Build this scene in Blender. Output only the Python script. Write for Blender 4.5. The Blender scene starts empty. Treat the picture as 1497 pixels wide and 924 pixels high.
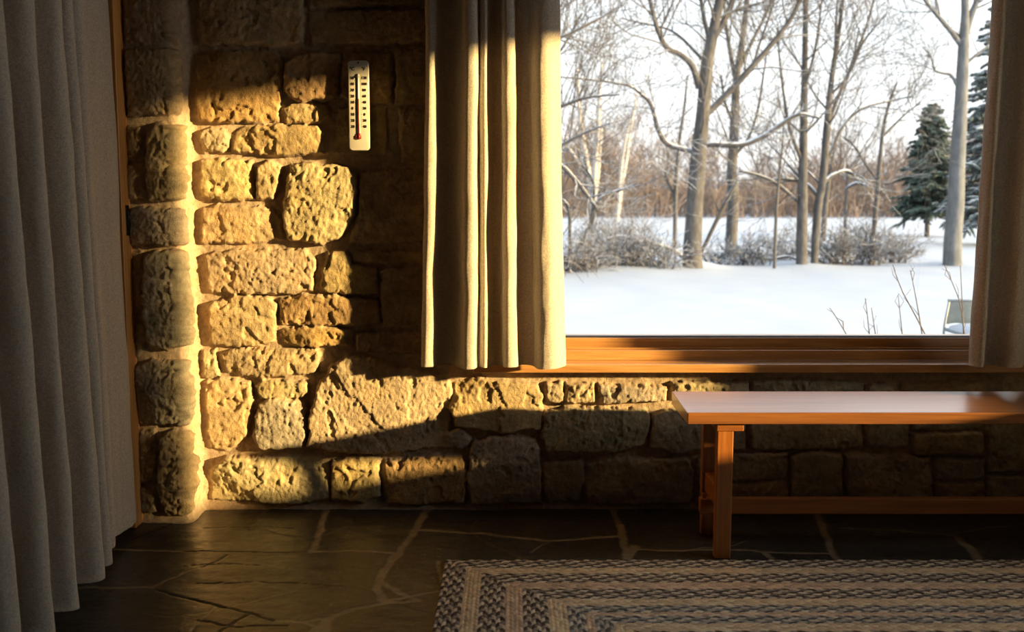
import bpy, math, random
import numpy as np
from mathutils import Vector

C = bpy.context.scene.collection
sc = bpy.context.scene
R = math.radians
PI = math.pi

# ------------------------------------------------------------------ camera
W_PX, H_PX, F_PX = 1497.0, 924.0, 1475.0
CAM_H, CAM_Y, PITCH = 1.10, -3.543, R(6.5)
cam_d = bpy.data.cameras.new('camera')
cam = bpy.data.objects.new('camera', cam_d)
C.objects.link(cam)
cam.location = (0, CAM_Y, CAM_H)
cam.rotation_euler = (PI / 2 - PITCH, 0, 0)
cam_d.sensor_width = 36.0
cam_d.lens = F_PX / W_PX * 36.0
cam_d.clip_start = 0.05
cam_d.clip_end = 1000
cam_d.dof.use_dof = True
cam_d.dof.focus_distance = 3.4
cam_d.dof.aperture_fstop = 3.8
sc.camera = cam
CP, SP = math.cos(PITCH), math.sin(PITCH)


def ray(px, py):
    u = (px - W_PX / 2) / F_PX
    v = (py - H_PX / 2) / F_PX
    return Vector((u, CP - v * SP, -SP - v * CP))


def at(px, py, Y):
    d = ray(px, py)
    t = (Y - CAM_Y) / d.y
    return Vector((d.x * t, Y, CAM_H + d.z * t))


def at_z(px, py, Z):
    d = ray(px, py)
    t = (Z - CAM_H) / d.z
    return Vector((d.x * t, CAM_Y + d.y * t, Z))


def px_size(px, Y):
    return px / F_PX * (Y - CAM_Y) * 0.995


# ------------------------------------------------------------------ numpy noise
def hash2(ix, iy, seed):
    n = (ix.astype(np.int64) * 374761393 + iy.astype(np.int64) * 668265263 + seed * 1442695041) & 0xFFFFFFFF
    n = ((n ^ (n >> 13)) * 1274126177) & 0xFFFFFFFF
    n = (n ^ (n >> 16)) & 0xFFFFFFFF
    return n.astype(np.float64) / 4294967295.0


def perlin(x, y, seed=0):
    xi = np.floor(x); yi = np.floor(y)
    xf = x - xi; yf = y - yi
    u = xf * xf * xf * (xf * (xf * 6 - 15) + 10)
    v = yf * yf * yf * (yf * (yf * 6 - 15) + 10)

    def g(ax, ay, dx, dy):
        a = hash2(ax, ay, seed) * 2 * PI
        return np.cos(a) * dx + np.sin(a) * dy
    n00 = g(xi, yi, xf, yf); n10 = g(xi + 1, yi, xf - 1, yf)
    n01 = g(xi, yi + 1, xf, yf - 1); n11 = g(xi + 1, yi + 1, xf - 1, yf - 1)
    return ((n00 * (1 - u) + n10 * u) * (1 - v) + (n01 * (1 - u) + n11 * u) * v) * 1.5


def fbm(x, y, seed=0, octv=4, gain=0.5, lac=2.03):
    a, s = 1.0, 0.0
    for o in range(octv):
        s = s + a * perlin(x, y, seed + o * 17)
        x = x * lac + 3.1; y = y * lac + 7.7; a *= gain
    return s


def ridged(x, y, seed=0, octv=4, gain=0.55):
    a, s = 1.0, 0.0
    for o in range(octv):
        s = s + a * (0.5 - np.abs(perlin(x, y, seed + o * 13)))
        x = x * 2.07 + 5.3; y = y * 2.07 + 1.9; a *= gain
    return s


def sstep(a, b, x):
    t = np.clip((x - a) / (b - a), 0, 1)
    return t * t * (3 - 2 * t)


def poly_sd(px, py, poly):
    """positive inside, metres"""
    d = np.full(px.shape, 1e9)
    inside = np.zeros(px.shape, bool)
    n = len(poly)
    for i in range(n):
        ax, ay = poly[i]; bx, by = poly[(i + 1) % n]
        ex, ey = bx - ax, by - ay
        L = ex * ex + ey * ey + 1e-12
        t = np.clip(((px - ax) * ex + (py - ay) * ey) / L, 0, 1)
        d = np.minimum(d, np.hypot(px - ax - t * ex, py - ay - t * ey))
        c = (ay > py) != (by > py)
        inside ^= c & (px < (bx - ax) * (py - ay) / ((by - ay) if by != ay else 1e-9) + ax)
    return np.where(inside, d, -d)


# ------------------------------------------------------------------ mesh helpers
def link(name, me, mat=None, parent=None):
    o = bpy.data.objects.new(name, me)
    C.objects.link(o)
    if mat is not None and len(me.materials) == 0:
        me.materials.append(mat)
    if parent is not None:
        o.parent = parent
    return o


def mesh_np(name, V, F, mat=None, parent=None, tint=None, smooth=True):
    me = bpy.data.meshes.new(name)
    V = np.asarray(V, np.float32); F = np.asarray(F, np.int32)
    k = F.shape[1]
    me.vertices.add(len(V)); me.vertices.foreach_set('co', V.ravel())
    me.loops.add(F.size); me.loops.foreach_set('vertex_index', F.ravel())
    me.polygons.add(len(F))
    me.polygons.foreach_set('loop_start', np.arange(0, F.size, k, dtype=np.int32))
    me.polygons.foreach_set('loop_total', np.full(len(F), k, np.int32))
    me.polygons.foreach_set('use_smooth', np.full(len(F), smooth, bool))
    if tint is not None:
        a = me.color_attributes.new('tint', 'FLOAT_COLOR', 'POINT')
        col = np.ones((len(V), 4), np.float32); col[:, :3] = tint
        a.data.foreach_set('color', col.ravel())
    me.update(calc_edges=True)
    me.validate()
    return link(name, me, mat, parent)


def grid_faces(nu, nv, keep=None, off=0):
    idx = np.arange(nu * nv).reshape(nu, nv)
    f = np.stack([idx[:-1, :-1], idx[1:, :-1], idx[1:, 1:], idx[:-1, 1:]], -1)
    if keep is not None:
        f = f[keep]
    return f.reshape(-1, 4) + off


class MB:
    """collects boxes / tubes / lathes; build() links them as one mesh object"""
    def __init__(s):
        s.v = []; s.f = []; s.sm = []

    def box(s, x0, x1, y0, y1, z0, z1, bev=0.0):
        # chamfered box: three loops of rounding along every edge
        if bev <= 0:
            b = len(s.v)
            s.v += [(x0, y0, z0), (x1, y0, z0), (x1, y1, z0), (x0, y1, z0), (x0, y0, z1), (x1, y0, z1), (x1, y1, z1), (x0, y1, z1)]
            for q in ((0, 3, 2, 1), (4, 5, 6, 7), (0, 1, 5, 4), (1, 2, 6, 5), (2, 3, 7, 6), (3, 0, 4, 7)):
                s.f.append(tuple(b + i for i in q)); s.sm.append(False)
            return
        import bmesh
        bm = bmesh.new()
        bmesh.ops.create_cube(bm, size=1.0)
        for v in bm.verts:
            v.co = Vector(((x0 + x1) / 2 + v.co.x * (x1 - x0), (y0 + y1) / 2 + v.co.y * (y1 - y0), (z0 + z1) / 2 + v.co.z * (z1 - z0)))
        bmesh.ops.bevel(bm, geom=bm.edges[:], offset=bev, segments=3, profile=0.5, affect='EDGES')
        s.add_bm(bm); bm.free()

    def add_bm(s, bm, smooth=False):
        b = len(s.v)
        bm.verts.index_update()
        s.v += [tuple(v.co) for v in bm.verts]
        for f in bm.faces:
            s.f.append(tuple(b + v.index for v in f.verts)); s.sm.append(smooth)

    def tube(s, pts, rad, n=8, cap=True):
        pts = [Vector(p) for p in pts]
        if not hasattr(rad, '__len__'):
            rad = [rad] * len(pts)
        b = len(s.v)
        ref = None
        for i, p in enumerate(pts):
            t = (pts[min(i + 1, len(pts) - 1)] - pts[max(i - 1, 0)]).normalized()
            if ref is None:
                ref = Vector((0, 0, 1)) if abs(t.z) < .9 else Vector((1, 0, 0))
            u = t.cross(ref).normalized(); w = t.cross(u).normalized()
            ref = -w if False else ref
            for k in range(n):
                a = 2 * PI * k / n
                s.v.append(tuple(p + (u * math.cos(a) + w * math.sin(a)) * rad[i]))
        for i in range(len(pts) - 1):
            for k in range(n):
                k2 = (k + 1) % n
                s.f.append((b + i * n + k, b + i * n + k2, b + (i + 1) * n + k2, b + (i + 1) * n + k)); s.sm.append(True)
        if cap:
            s.f.append(tuple(b + k for k in reversed(range(n)))); s.sm.append(False)
            e = b + (len(pts) - 1) * n
            s.f.append(tuple(e + k for k in range(n))); s.sm.append(False)

    def build(s, name, mat=None, parent=None):
        me = bpy.data.meshes.new(name)
        me.from_pydata(s.v, [], s.f)
        me.polygons.foreach_set('use_smooth', s.sm)
        me.update()
        return link(name, me, mat, parent)


def empty(name, loc=(0, 0, 0)):
    o = bpy.data.objects.new(name, None)
    o.empty_display_size = .1
    C.objects.link(o); o.location = loc
    return o


def tag(o, label=None, cat=None, group=None, kind=None):
    if label: o['label'] = label
    if cat: o['category'] = cat
    if group: o['group'] = group
    if kind: o['kind'] = kind
    return o


def rel(part, root):
    """parent a world-space mesh to a root that stands elsewhere"""
    part.parent = root
    part.location = -Vector(root.location)
    return part


# ------------------------------------------------------------------ materials
class NT:
    def __init__(s, name):
        s.m = bpy.data.materials.new(name); s.m.use_nodes = True
        s.t = s.m.node_tree; s.n = s.t.nodes; s.l = s.t.links
        s.b = s.n['Principled BSDF']; s.out = s.n['Material Output']

    def node(s, typ, **kw):
        nd = s.n.new(typ)
        for k, v in kw.items():
            if k.startswith('_'):
                setattr(nd, k[1:], v)
        return nd

    def noise(s, scale, detail=4, rough=.55, vec=None, dist=0.0):
        nd = s.n.new('ShaderNodeTexNoise')
        nd.inputs['Scale'].default_value = scale; nd.inputs['Detail'].default_value = detail
        nd.inputs['Roughness'].default_value = rough; nd.inputs['Distortion'].default_value = dist
        if vec is not None: s.l.new(vec, nd.inputs['Vector'])
        return nd

    def coord(s, which='Object', scale=(1, 1, 1), rot=(0, 0, 0)):
        tc = s.n.new('ShaderNodeTexCoord'); mp = s.n.new('ShaderNodeMapping')
        mp.inputs['Scale'].default_value = scale; mp.inputs['Rotation'].default_value = rot
        s.l.new(tc.outputs[which], mp.inputs['Vector'])
        return mp.outputs['Vector']

    def ramp(s, fac, stops):
        nd = s.n.new('ShaderNodeValToRGB')
        e = nd.color_ramp.elements
        while len(e) < len(stops): e.new(.5)
        for el, (p, c) in zip(e, stops):
            el.position = p; el.color = (*c, 1) if len(c) == 3 else c
        s.l.new(fac, nd.inputs['Fac'])
        return nd.outputs['Color']

    def mix(s, fac, a, b, mode='MIX'):
        nd = s.n.new('ShaderNodeMix'); nd.data_type = 'RGBA'; nd.blend_type = mode
        for sock, val in ((nd.inputs[0], fac), (nd.inputs[6], a), (nd.inputs[7], b)):
            if hasattr(val, 'links') or hasattr(val, 'is_linked'): s.l.new(val, sock)
            elif isinstance(val, (int, float)): sock.default_value = val
            else: sock.default_value = (*val, 1)
        return nd.outputs[2]

    def bump(s, h, strength=.3, dist=.005, normal=None):
        nd = s.n.new('ShaderNodeBump')
        nd.inputs['Strength'].default_value = strength; nd.inputs['Distance'].default_value = dist
        s.l.new(h, nd.inputs['Height'])
        if normal is not None: s.l.new(normal, nd.inputs['Normal'])
        return nd.outputs['Normal']

    def attr(s, name='tint'):
        nd = s.n.new('ShaderNodeAttribute'); nd.attribute_name = name
        return nd.outputs['Color']

    def set(s, **kw):
        for k, v in kw.items():
            sock = s.b.inputs[k.replace('_', ' ')]
            if hasattr(v, 'links') or hasattr(v, 'is_linked'): s.l.new(v, sock)
            elif isinstance(v, tuple): sock.default_value = (*v, 1) if len(v) == 3 else v
            else: sock.default_value = v
        return s


def stone_mat():
    t = NT('sandstone_masonry')
    co = t.coord()
    tint = t.attr()
    n1 = t.noise(9, 5, .6, co); n2 = t.noise(60, 5, .65, co)
    c = t.mix(.6, tint, t.ramp(n1.outputs['Fac'], [(.3, (.62, .60, .62)), (.5, (1, 1, 1)), (.72, (1.2, 1.05, .82))]), 'MULTIPLY')
    c = t.mix(.5, c, t.ramp(n2.outputs['Fac'], [(.32, (.45, .42, .4)), (.55, (1, 1, 1)), (.75, (1.18, 1.15, 1.1))]), 'MULTIPLY')
    n3 = t.noise(220, 4, .7, co)
    nm = t.bump(n3.outputs['Fac'], .8, .005)
    nm = t.bump(n2.outputs['Fac'], .35, .008, nm)
    t.set(Base_Color=c, Roughness=.9, Specular_IOR_Level=.2, Normal=nm)
    return t.m


def slate_mat():
    t = NT('slate_flagstone')
    co = t.coord()
    tint = t.attr()
    n1 = t.noise(5, 5, .6, co); n2 = t.noise(45, 5, .65, co)
    c = t.mix(.5, tint, t.ramp(n1.outputs['Fac'], [(.3, (.6, .62, .65)), (.5, (1, 1, 1)), (.72, (1.3, 1.2, 1.0))]), 'MULTIPLY')
    nm = t.bump(n2.outputs['Fac'], .25, .004)
    nm = t.bump(n1.outputs['Fac'], .35, .012, nm)
    rr = t.ramp(n2.outputs['Fac'], [(.3, (.26, .26, .26)), (.7, (.44, .44, .44))])
    t.set(Base_Color=c, Roughness=rr, Specular_IOR_Level=.32, Normal=nm)
    return t.m


def wood_mat(name, dark, mid, light, axis=0, rough=.35, spec=.5, coat=0.0, scale=1.0):
    t = NT(name)
    s = [38 * scale, 38 * scale, 38 * scale]; s[axis] = 1.6 * scale
    co = t.coord(scale=tuple(s))
    n1 = t.noise(1.0, 5, .6, co, .6); n2 = t.noise(5.0, 3, .6, co)
    c = t.ramp(n1.outputs['Fac'], [(.28, dark), (.5, mid), (.72, light)])
    c = t.mix(.35, c, t.ramp(n2.outputs['Fac'], [(.35, (.55, .5, .45)), (.6, (1, 1, 1))]), 'MULTIPLY')
    nm = t.bump(n2.outputs['Fac'], .08, .002)
    t.set(Base_Color=c, Roughness=rough, Specular_IOR_Level=spec, Normal=nm, Coat_Weight=coat, Coat_Roughness=.26, Coat_IOR=1.6)
    return t.m


def plain(name, col, rough=.6, spec=.4, metal=0.0, bumpscale=0, bumpstr=.2, var=.0, vscale=12):
    t = NT(name)
    co = t.coord()
    if var > 0:
        n = t.noise(vscale, 4, .6, co)
        lo = tuple(c * (1 - var) for c in col); hi = tuple(min(1, c * (1 + var)) for c in col)
        t.set(Base_Color=t.ramp(n.outputs['Fac'], [(.3, lo), (.7, hi)]))
    else:
        t.set(Base_Color=col)
    if bumpscale:
        t.set(Normal=t.bump(t.noise(bumpscale, 4, .6, co).outputs['Fac'], bumpstr, .004))
    t.set(Roughness=rough, Specular_IOR_Level=spec, Metallic=metal)
    return t.m


def fabric_mat(name, col, trans=.25):
    t = NT(name)
    co = t.coord()
    n1 = t.noise(520, 3, .7, co); n2 = t.noise(130, 4, .7, co); n3 = t.noise(7, 3, .5, t.coord(scale=(1, 1, .25)))
    c = t.ramp(n1.outputs['Fac'], [(.3, tuple(x * .6 for x in col)), (.7, tuple(min(1, x * 1.35) for x in col))])
    c = t.mix(.45, c, t.ramp(n2.outputs['Fac'], [(.35, (.62, .60, .58)), (.62, (1.12, 1.12, 1.1))]), 'MULTIPLY')
    nm = t.bump(n1.outputs['Fac'], .6, .0025)
    nm = t.bump(n2.outputs['Fac'], .45, .003, nm)
    t.set(Base_Color=c, Roughness=.95, Specular_IOR_Level=.1, Normal=nm, Sheen_Weight=.15, Sheen_Roughness=.5)
    tr = t.n.new('ShaderNodeBsdfTranslucent'); t.l.new(c, tr.inputs['Color'])
    mx = t.n.new('ShaderNodeMixShader'); mx.inputs[0].default_value = trans
    t.l.new(t.b.outputs[0], mx.inputs[1]); t.l.new(tr.outputs[0], mx.inputs[2])
    t.l.new(mx.outputs[0], t.out.inputs['Surface'])
    return t.m


def pane_mat():
    t = NT('window_glass')
    gl = t.n.new('ShaderNodeBsdfGlossy'); gl.inputs['Roughness'].default_value = 0.0
    tr = t.n.new('ShaderNodeBsdfTransparent'); tr.inputs['Color'].default_value = (.96, .97, .965, 1)
    fr = t.n.new('ShaderNodeFresnel'); fr.inputs['IOR'].default_value = 1.45
    mx = t.n.new('ShaderNodeMixShader')
    t.l.new(fr.outputs[0], mx.inputs[0]); t.l.new(tr.outputs[0], mx.inputs[1]); t.l.new(gl.outputs[0], mx.inputs[2])
    t.l.new(mx.outputs[0], t.out.inputs['Surface'])
    return t.m


def bark_mat(name, dark, light, snow=.5, sharp=.12):
    """bark with snow lying on the upper side of the limbs"""
    t = NT(name)
    co = t.coord(scale=(1, 1, .35))
    n = t.noise(9, 4, .65, co)
    c = t.ramp(n.outputs['Fac'], [(.3, dark), (.7, light)])
    g = t.n.new('ShaderNodeNewGeometry'); sx = t.n.new('ShaderNodeSeparateXYZ')
    t.l.new(g.outputs['Normal'], sx.inputs[0])
    n2 = t.noise(1.7, 3, .6, t.coord())
    ad = t.n.new('ShaderNodeMath'); ad.operation = 'MULTIPLY_ADD'
    t.l.new(n2.outputs['Fac'], ad.inputs[0]); ad.inputs[1].default_value = .9; ad.inputs[2].default_value = -.45
    a2 = t.n.new('ShaderNodeMath'); a2.operation = 'ADD'
    t.l.new(sx.outputs['Z'], a2.inputs[0]); t.l.new(ad.outputs[0], a2.inputs[1])
    mr = t.n.new('ShaderNodeMapRange'); mr.inputs[1].default_value = snow; mr.inputs[2].default_value = snow + sharp
    t.l.new(a2.outputs[0], mr.inputs[0])
    c = t.mix(mr.outputs[0], c, (.42, .455, .51))
    t.set(Base_Color=c, Roughness=.9, Specular_IOR_Level=.15, Normal=t.bump(n.outputs['Fac'], .5, .03))
    return t.m


M = {}
M['stone'] = stone_mat()
M['slate'] = slate_mat()
M['bench'] = wood_mat('bench_oiled_wood', (.17, .056, .013), (.29, .105, .024), (.40, .165, .042), 0, .30, .9, 1.0)
M['bench_v'] = wood_mat('bench_leg_wood', (.20, .060, .012), (.34, .115, .022), (.46, .18, .04), 2, .34, .5, .2)
M['bench_x'] = wood_mat('bench_stretcher_wood', (.15, .045, .010), (.26, .085, .018), (.36, .13, .03), 0, .45, .4, .0)
M['sill'] = wood_mat('window_oiled_wood', (.40, .18, .055), (.58, .29, .095), (.74, .42, .17), 0, .28, .8, 1.0)
M['trim'] = wood_mat('door_oiled_wood', (.58, .235, .055), (.74, .33, .085), (.82, .42, .13), 2, .4, .4, .1)
M['curtain'] = fabric_mat('curtain_wool', (.76, .675, .58), .24)
M['pane'] = pane_mat()
M['plaster'] = plain('room_plaster', (.09, .085, .08), .9, .2, 0, 30, .15, .15, 3)
M['ceiling'] = wood_mat('ceiling_boards', (.06, .03, .014), (.10, .055, .025), (.15, .08, .04), 0, .6, .3)
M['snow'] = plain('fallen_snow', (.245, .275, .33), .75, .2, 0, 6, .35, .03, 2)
M['white_plastic'] = plain('thermometer_white_plastic', (.60, .56, .48), .4, .5, 0, 0, 0, .04, 20)
M['print'] = plain('printed_black_ink', (.03, .025, .02), .6)
M['red'] = plain('red_spirit', (.30, .05, .025), .4)
M['redcap'] = plain('red_bulb_guard', (.30, .02, .02), .4)
M['tube'] = plain('thermometer_capillary_tube', (.70, .66, .56), .12, .6)
M['dark_metal'] = plain('dark_bronze_metal', (.03, .025, .02), .4, .5, .6)
M['grey_metal'] = plain('grey_painted_metal', (.22, .24, .25), .5, .4, .3)
M['sling'] = plain('grey_chair_mesh', (.12, .15, .17), .7, .3, 0, 60, .3, .2, 8)
M['gasket'] = plain('black_glazing_gasket', (.02, .02, .022), .5)
M['bark_grey'] = bark_mat('grey_brown_bark', (.042, .040, .041), (.105, .102, .102), .62)
M['bark_cool'] = bark_mat('cool_grey_bark', (.07, .077, .085), (.135, .143, .155), .75)
M['bark_snowy'] = bark_mat('snow_laden_bark', (.042, .040, .041), (.105, .102, .102), .38)
M['bark_birch'] = bark_mat('white_birch_bark', (.30, .28, .26), (.45, .43, .41), .6)
M['twig'] = bark_mat('grey_brown_twigs', (.055, .051, .050), (.115, .107, .104), .55)
M['brush'] = bark_mat('snowy_undergrowth_twigs', (.048, .043, .046), (.11, .10, .104), .42)
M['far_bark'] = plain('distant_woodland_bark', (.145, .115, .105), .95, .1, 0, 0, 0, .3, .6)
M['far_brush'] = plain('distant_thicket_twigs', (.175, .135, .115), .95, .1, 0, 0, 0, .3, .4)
M['needles'] = bark_mat('dark_conifer_needles', (.024, .040, .035), (.06, .083, .07), .98)
M['needles_frosted'] = bark_mat('frosted_conifer_needles', (.045, .062, .062), (.10, .125, .125), .80)
M['dry'] = plain('dry_plant_stem', (.10, .08, .065), .9, .1, 0, 0, 0, .25, 30)

# ------------------------------------------------------------------ room numbers
YP = -0.157          # front of the stone pier
XC = -1.118          # pier corner
XR = 2.60            # inside of right wall
CEIL = 2.30
YB = -5.6            # back wall
WX0, WX1, WZ0 = 0.0, 1.96, 0.50    # window opening in the back wall
SUN = Vector((-1.0, 0.36, -0.172)).normalized()
BLOCKER_X = 5.2
BLOCKER_Y = -.187 - .36 * (BLOCKER_X - XC)      # added sun blocker's corner, in line with the pier corner and the sun

# ------------------------------------------------------------------ stone wall
TAN, GOLD, ORG, GRY, BRN = (.49, .40, .255), (.51, .395, .215), (.47, .315, .155), (.42, .365, .265), (.41, .315, .20)
MORTAR = (.46, .355, .25)
# outlines as they stand on the wall, (photo x, photo y) on the wall face ; tint ; height
BACK = [
 ([(299,374),(330,366),(365,367),(442,366),(460,378),(456,424),(410,431),(303,428)], TAN, .034),
 ([(480,369),(503,366),(513,388),(550,392),(550,428),(485,430),(468,422),(470,395)], GOLD, .036),
 ([(512,368),(620,368),(618,386),(517,384)], BRN, .022),
 ([(304,446),(342,433),(392,435),(403,446),(399,501),(364,508),(306,502)], GOLD, .036),
 ([(406,438),(440,432),(480,432),(553,440),(553,472),(480,477),(412,474)], ORG, .040),
 ([(410,482),(470,478),(515,484),(512,506),(460,508),(410,502)], ORG, .030),
 ([(556,394),(618,392),(622,478),(560,478)], BRN, .03),
 ([(522,486),(622,486),(622,518),(520,514)], BRN, .025),
 ([(322,520),(335,512),(460,510),(468,520),(457,546),(380,554),(332,545)], TAN, .030),
 ([(294,514),(314,513),(316,550),(296,552)], TAN, .02),
 ([(299,560),(320,553),(362,560),(368,580),(360,640),(330,660),(303,655)], GOLD, .026),
 ([(372,566),(385,556),(446,560),(450,578),(400,584),(380,580)], TAN, .030),
 ([(378,592),(395,584),(444,588),(447,640),(440,656),(380,657),(368,640)], GRY, .044),
 ([(450,654),(454,600),(468,560),(486,534),(505,522),(540,524),(580,538),(620,546),(655,550),(661,575),(652,654),(560,664),(490,660)], TAN, .046),
 ([(306,690),(328,670),(450,668),(478,675),(480,730),(440,737),(308,732)], TAN, .038),
 ([(484,675),(530,668),(553,672),(554,726),(530,735),(484,730)], GOLD, .034),
 ([(560,676),(620,668),(675,667),(683,690),(677,737),(565,737)], ORG, .036),
 ([(664,560),(700,553),(785,562),(793,580),(790,628),(730,632),(668,624),(658,598)], GOLD, .038),
 ([(797,562),(822,560),(824,588),(803,590)], TAN, .028),
 ([(828,562),(868,562),(870,588),(828,590)], TAN, .034),
 ([(875,563),(930,565),(975,568),(975,586),(880,591)], GRY, .036),
 ([(982,560),(1045,560),(1094,561),(1094,582),(984,586)], TAN, .032),
 ([(1100,558),(1170,556),(1262,560),(1262,578),(1102,582)], GRY, .034),
 ([(1270,566),(1300,560),(1310,578),(1272,582)], GRY, .03),
 ([(1318,562),(1400,558),(1470,560),(1472,582),(1320,584)], BRN, .032),
 ([(1478,560),(1560,558),(1640,562),(1640,584),(1480,584)], GRY, .032),
 ([(797,602),(830,596),(945,600),(951,612),(943,650),(900,662),(800,660),(792,640)], GRY, .044),
 ([(956,606),(980,600),(1028,600),(1034,655),(1000,664),(952,656)], GRY, .038),
 ([(651,634),(678,628),(688,643),(680,655),(650,655)], GRY, .022),
 ([(690,647),(720,638),(780,642),(789,655),(791,735),(690,737),(683,702)], GRY, .044),
 ([(795,680),(850,673),(853,698),(845,733),(800,735),(792,710)], BRN, .034),
 ([(860,682),(900,673),(1005,672),(1014,690),(1011,736),(862,738),(854,710)], BRN, .044),
 ([(1021,672),(1064,668),(1066,737),(1020,737)], GRY, .03),
 ([(1041,604),(1089,604),(1090,657),(1042,660)], GRY, .032),
 ([(1095,602),(1180,600),(1262,604),(1262,655),(1180,658),(1100,656)], BRN, .040),
 ([(1268,604),(1327,602),(1329,654),(1268,652)], GRY, .035),
 ([(1333,600),(1438,600),(1438,628),(1336,630)], GRY, .03),
 ([(1334,636),(1438,634),(1440,666),(1340,664)], BRN, .036),
 ([(1445,604),(1530,602),(1530,690),(1446,690)], GRY, .04),
 ([(1071,666),(1152,663),(1153,700),(1072,703)], GRY, .036),
 ([(1071,709),(1153,706),(1153,738),(1071,738)], BRN, .034),
 ([(1159,668),(1200,661),(1230,664),(1231,737),(1160,737)], GRY, .046),
 ([(1238,666),(1360,670),(1362,738),(1240,737)], GRY, .046),
 ([(1368,672),(1440,675),(1440,700),(1370,702)], GRY, .034),
 ([(1369,708),(1440,706),(1440,738),(1370,738)], BRN, .034),
 ([(1447,697),(1540,697),(1540,738),(1447,738)], GRY, .036),
 ([(1536,602),(1610,602),(1612,660),(1537,662)], GRY, .04),
 ([(1618,602),(1700,602),(1702,650),(1619,652)], BRN, .04),
 ([(1538,668),(1640,668),(1640,738),(1547,738)], GRY, .04),
 ([(1647,660),(1800,658),(1800,738),(1648,738)], BRN, .04),
 # upper wall
 ([(288,-30),(440,-30),(441,62),(400,66),(288,64)], BRN, .036),
 ([(450,-40),(632,-40),(632,6),(450,8)], BRN, .03),
 ([(450,16),(632,14),(633,60),(455,64)], BRN, .034),
 ([(287,78),(330,74),(400,72),(410,85),(408,135),(405,176),(330,179),(288,175)], ORG, .034),
 ([(416,90),(450,76),(498,78),(491,110),(488,143),(430,148),(416,132)], ORG, .042),
 ([(502,78),(571,76),(572,150),(520,150),(498,140)], ORG, .026),
 ([(578,70),(630,70),(630,152),(578,152)], BRN, .026),
 ([(412,160),(425,151),(476,153),(480,170),(470,179),(418,178)], GOLD, .028),
 ([(292,190),(325,186),(332,200),(330,220),(295,222)], TAN, .026),
 ([(338,194),(358,184),(465,183),(472,195),(470,224),(400,227),(340,221)], GOLD, .036),
 ([(494,158),(520,155),(565,158),(564,224),(490,225)], GOLD, .014),
 ([(583,160),(632,160),(632,240),(588,238)], BRN, .026),
 ([(292,236),(310,232),(366,234),(369,290),(330,292),(294,288)], GOLD, .030),
 ([(374,242),(395,234),(409,245),(405,275),(398,292),(374,290)], GOLD, .030),
 ([(418,270),(425,243),(450,238),(510,245),(521,265),(518,310),(500,345),(470,356),(420,350),(413,320)], TAN, .052),
 ([(292,306),(320,300),(395,304),(411,320),(412,350),(350,356),(294,355)], GOLD, .034),
 ([(527,252),(630,246),(630,352),(510,357),(524,310)], BRN, .03),
]
PIER = [
 ([(180,-40),(262,-40),(262,60),(181,62)], BRN, .03),
 ([(182,72),(262,70),(262,164),(184,168)], BRN, .034),
 ([(182,184),(204,186),(205,232),(183,234)], BRN, .022),
 ([(183,242),(206,240),(207,288),(185,292)], BRN, .022),
 ([(215,195),(226,180),(256,182),(258,240),(258,292),(218,294),(211,260)], TAN, .046),
 ([(186,308),(210,304),(263,306),(265,358),(190,358)], GRY, .040),
 ([(212,375),(225,366),(263,368),(266,440),(268,505),(240,513),(215,500),(208,440)], GRY, .050),
 ([(189,370),(203,369),(205,460),(192,462)], BRN, .02),
 ([(192,470),(210,475),(213,515),(195,522)], GRY, .02),
 ([(197,537),(215,528),(267,530),(271,610),(268,622),(201,620)], GRY, .044),
 ([(201,632),(224,630),(227,670),(225,706),(203,704)], BRN, .028),
 ([(203,712),(226,714),(227,750),(205,752)], BRN, .028),
 ([(233,642),(245,631),(270,632),(274,700),(272,752),(240,756),(231,720)], BRN, .050),
]


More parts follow.
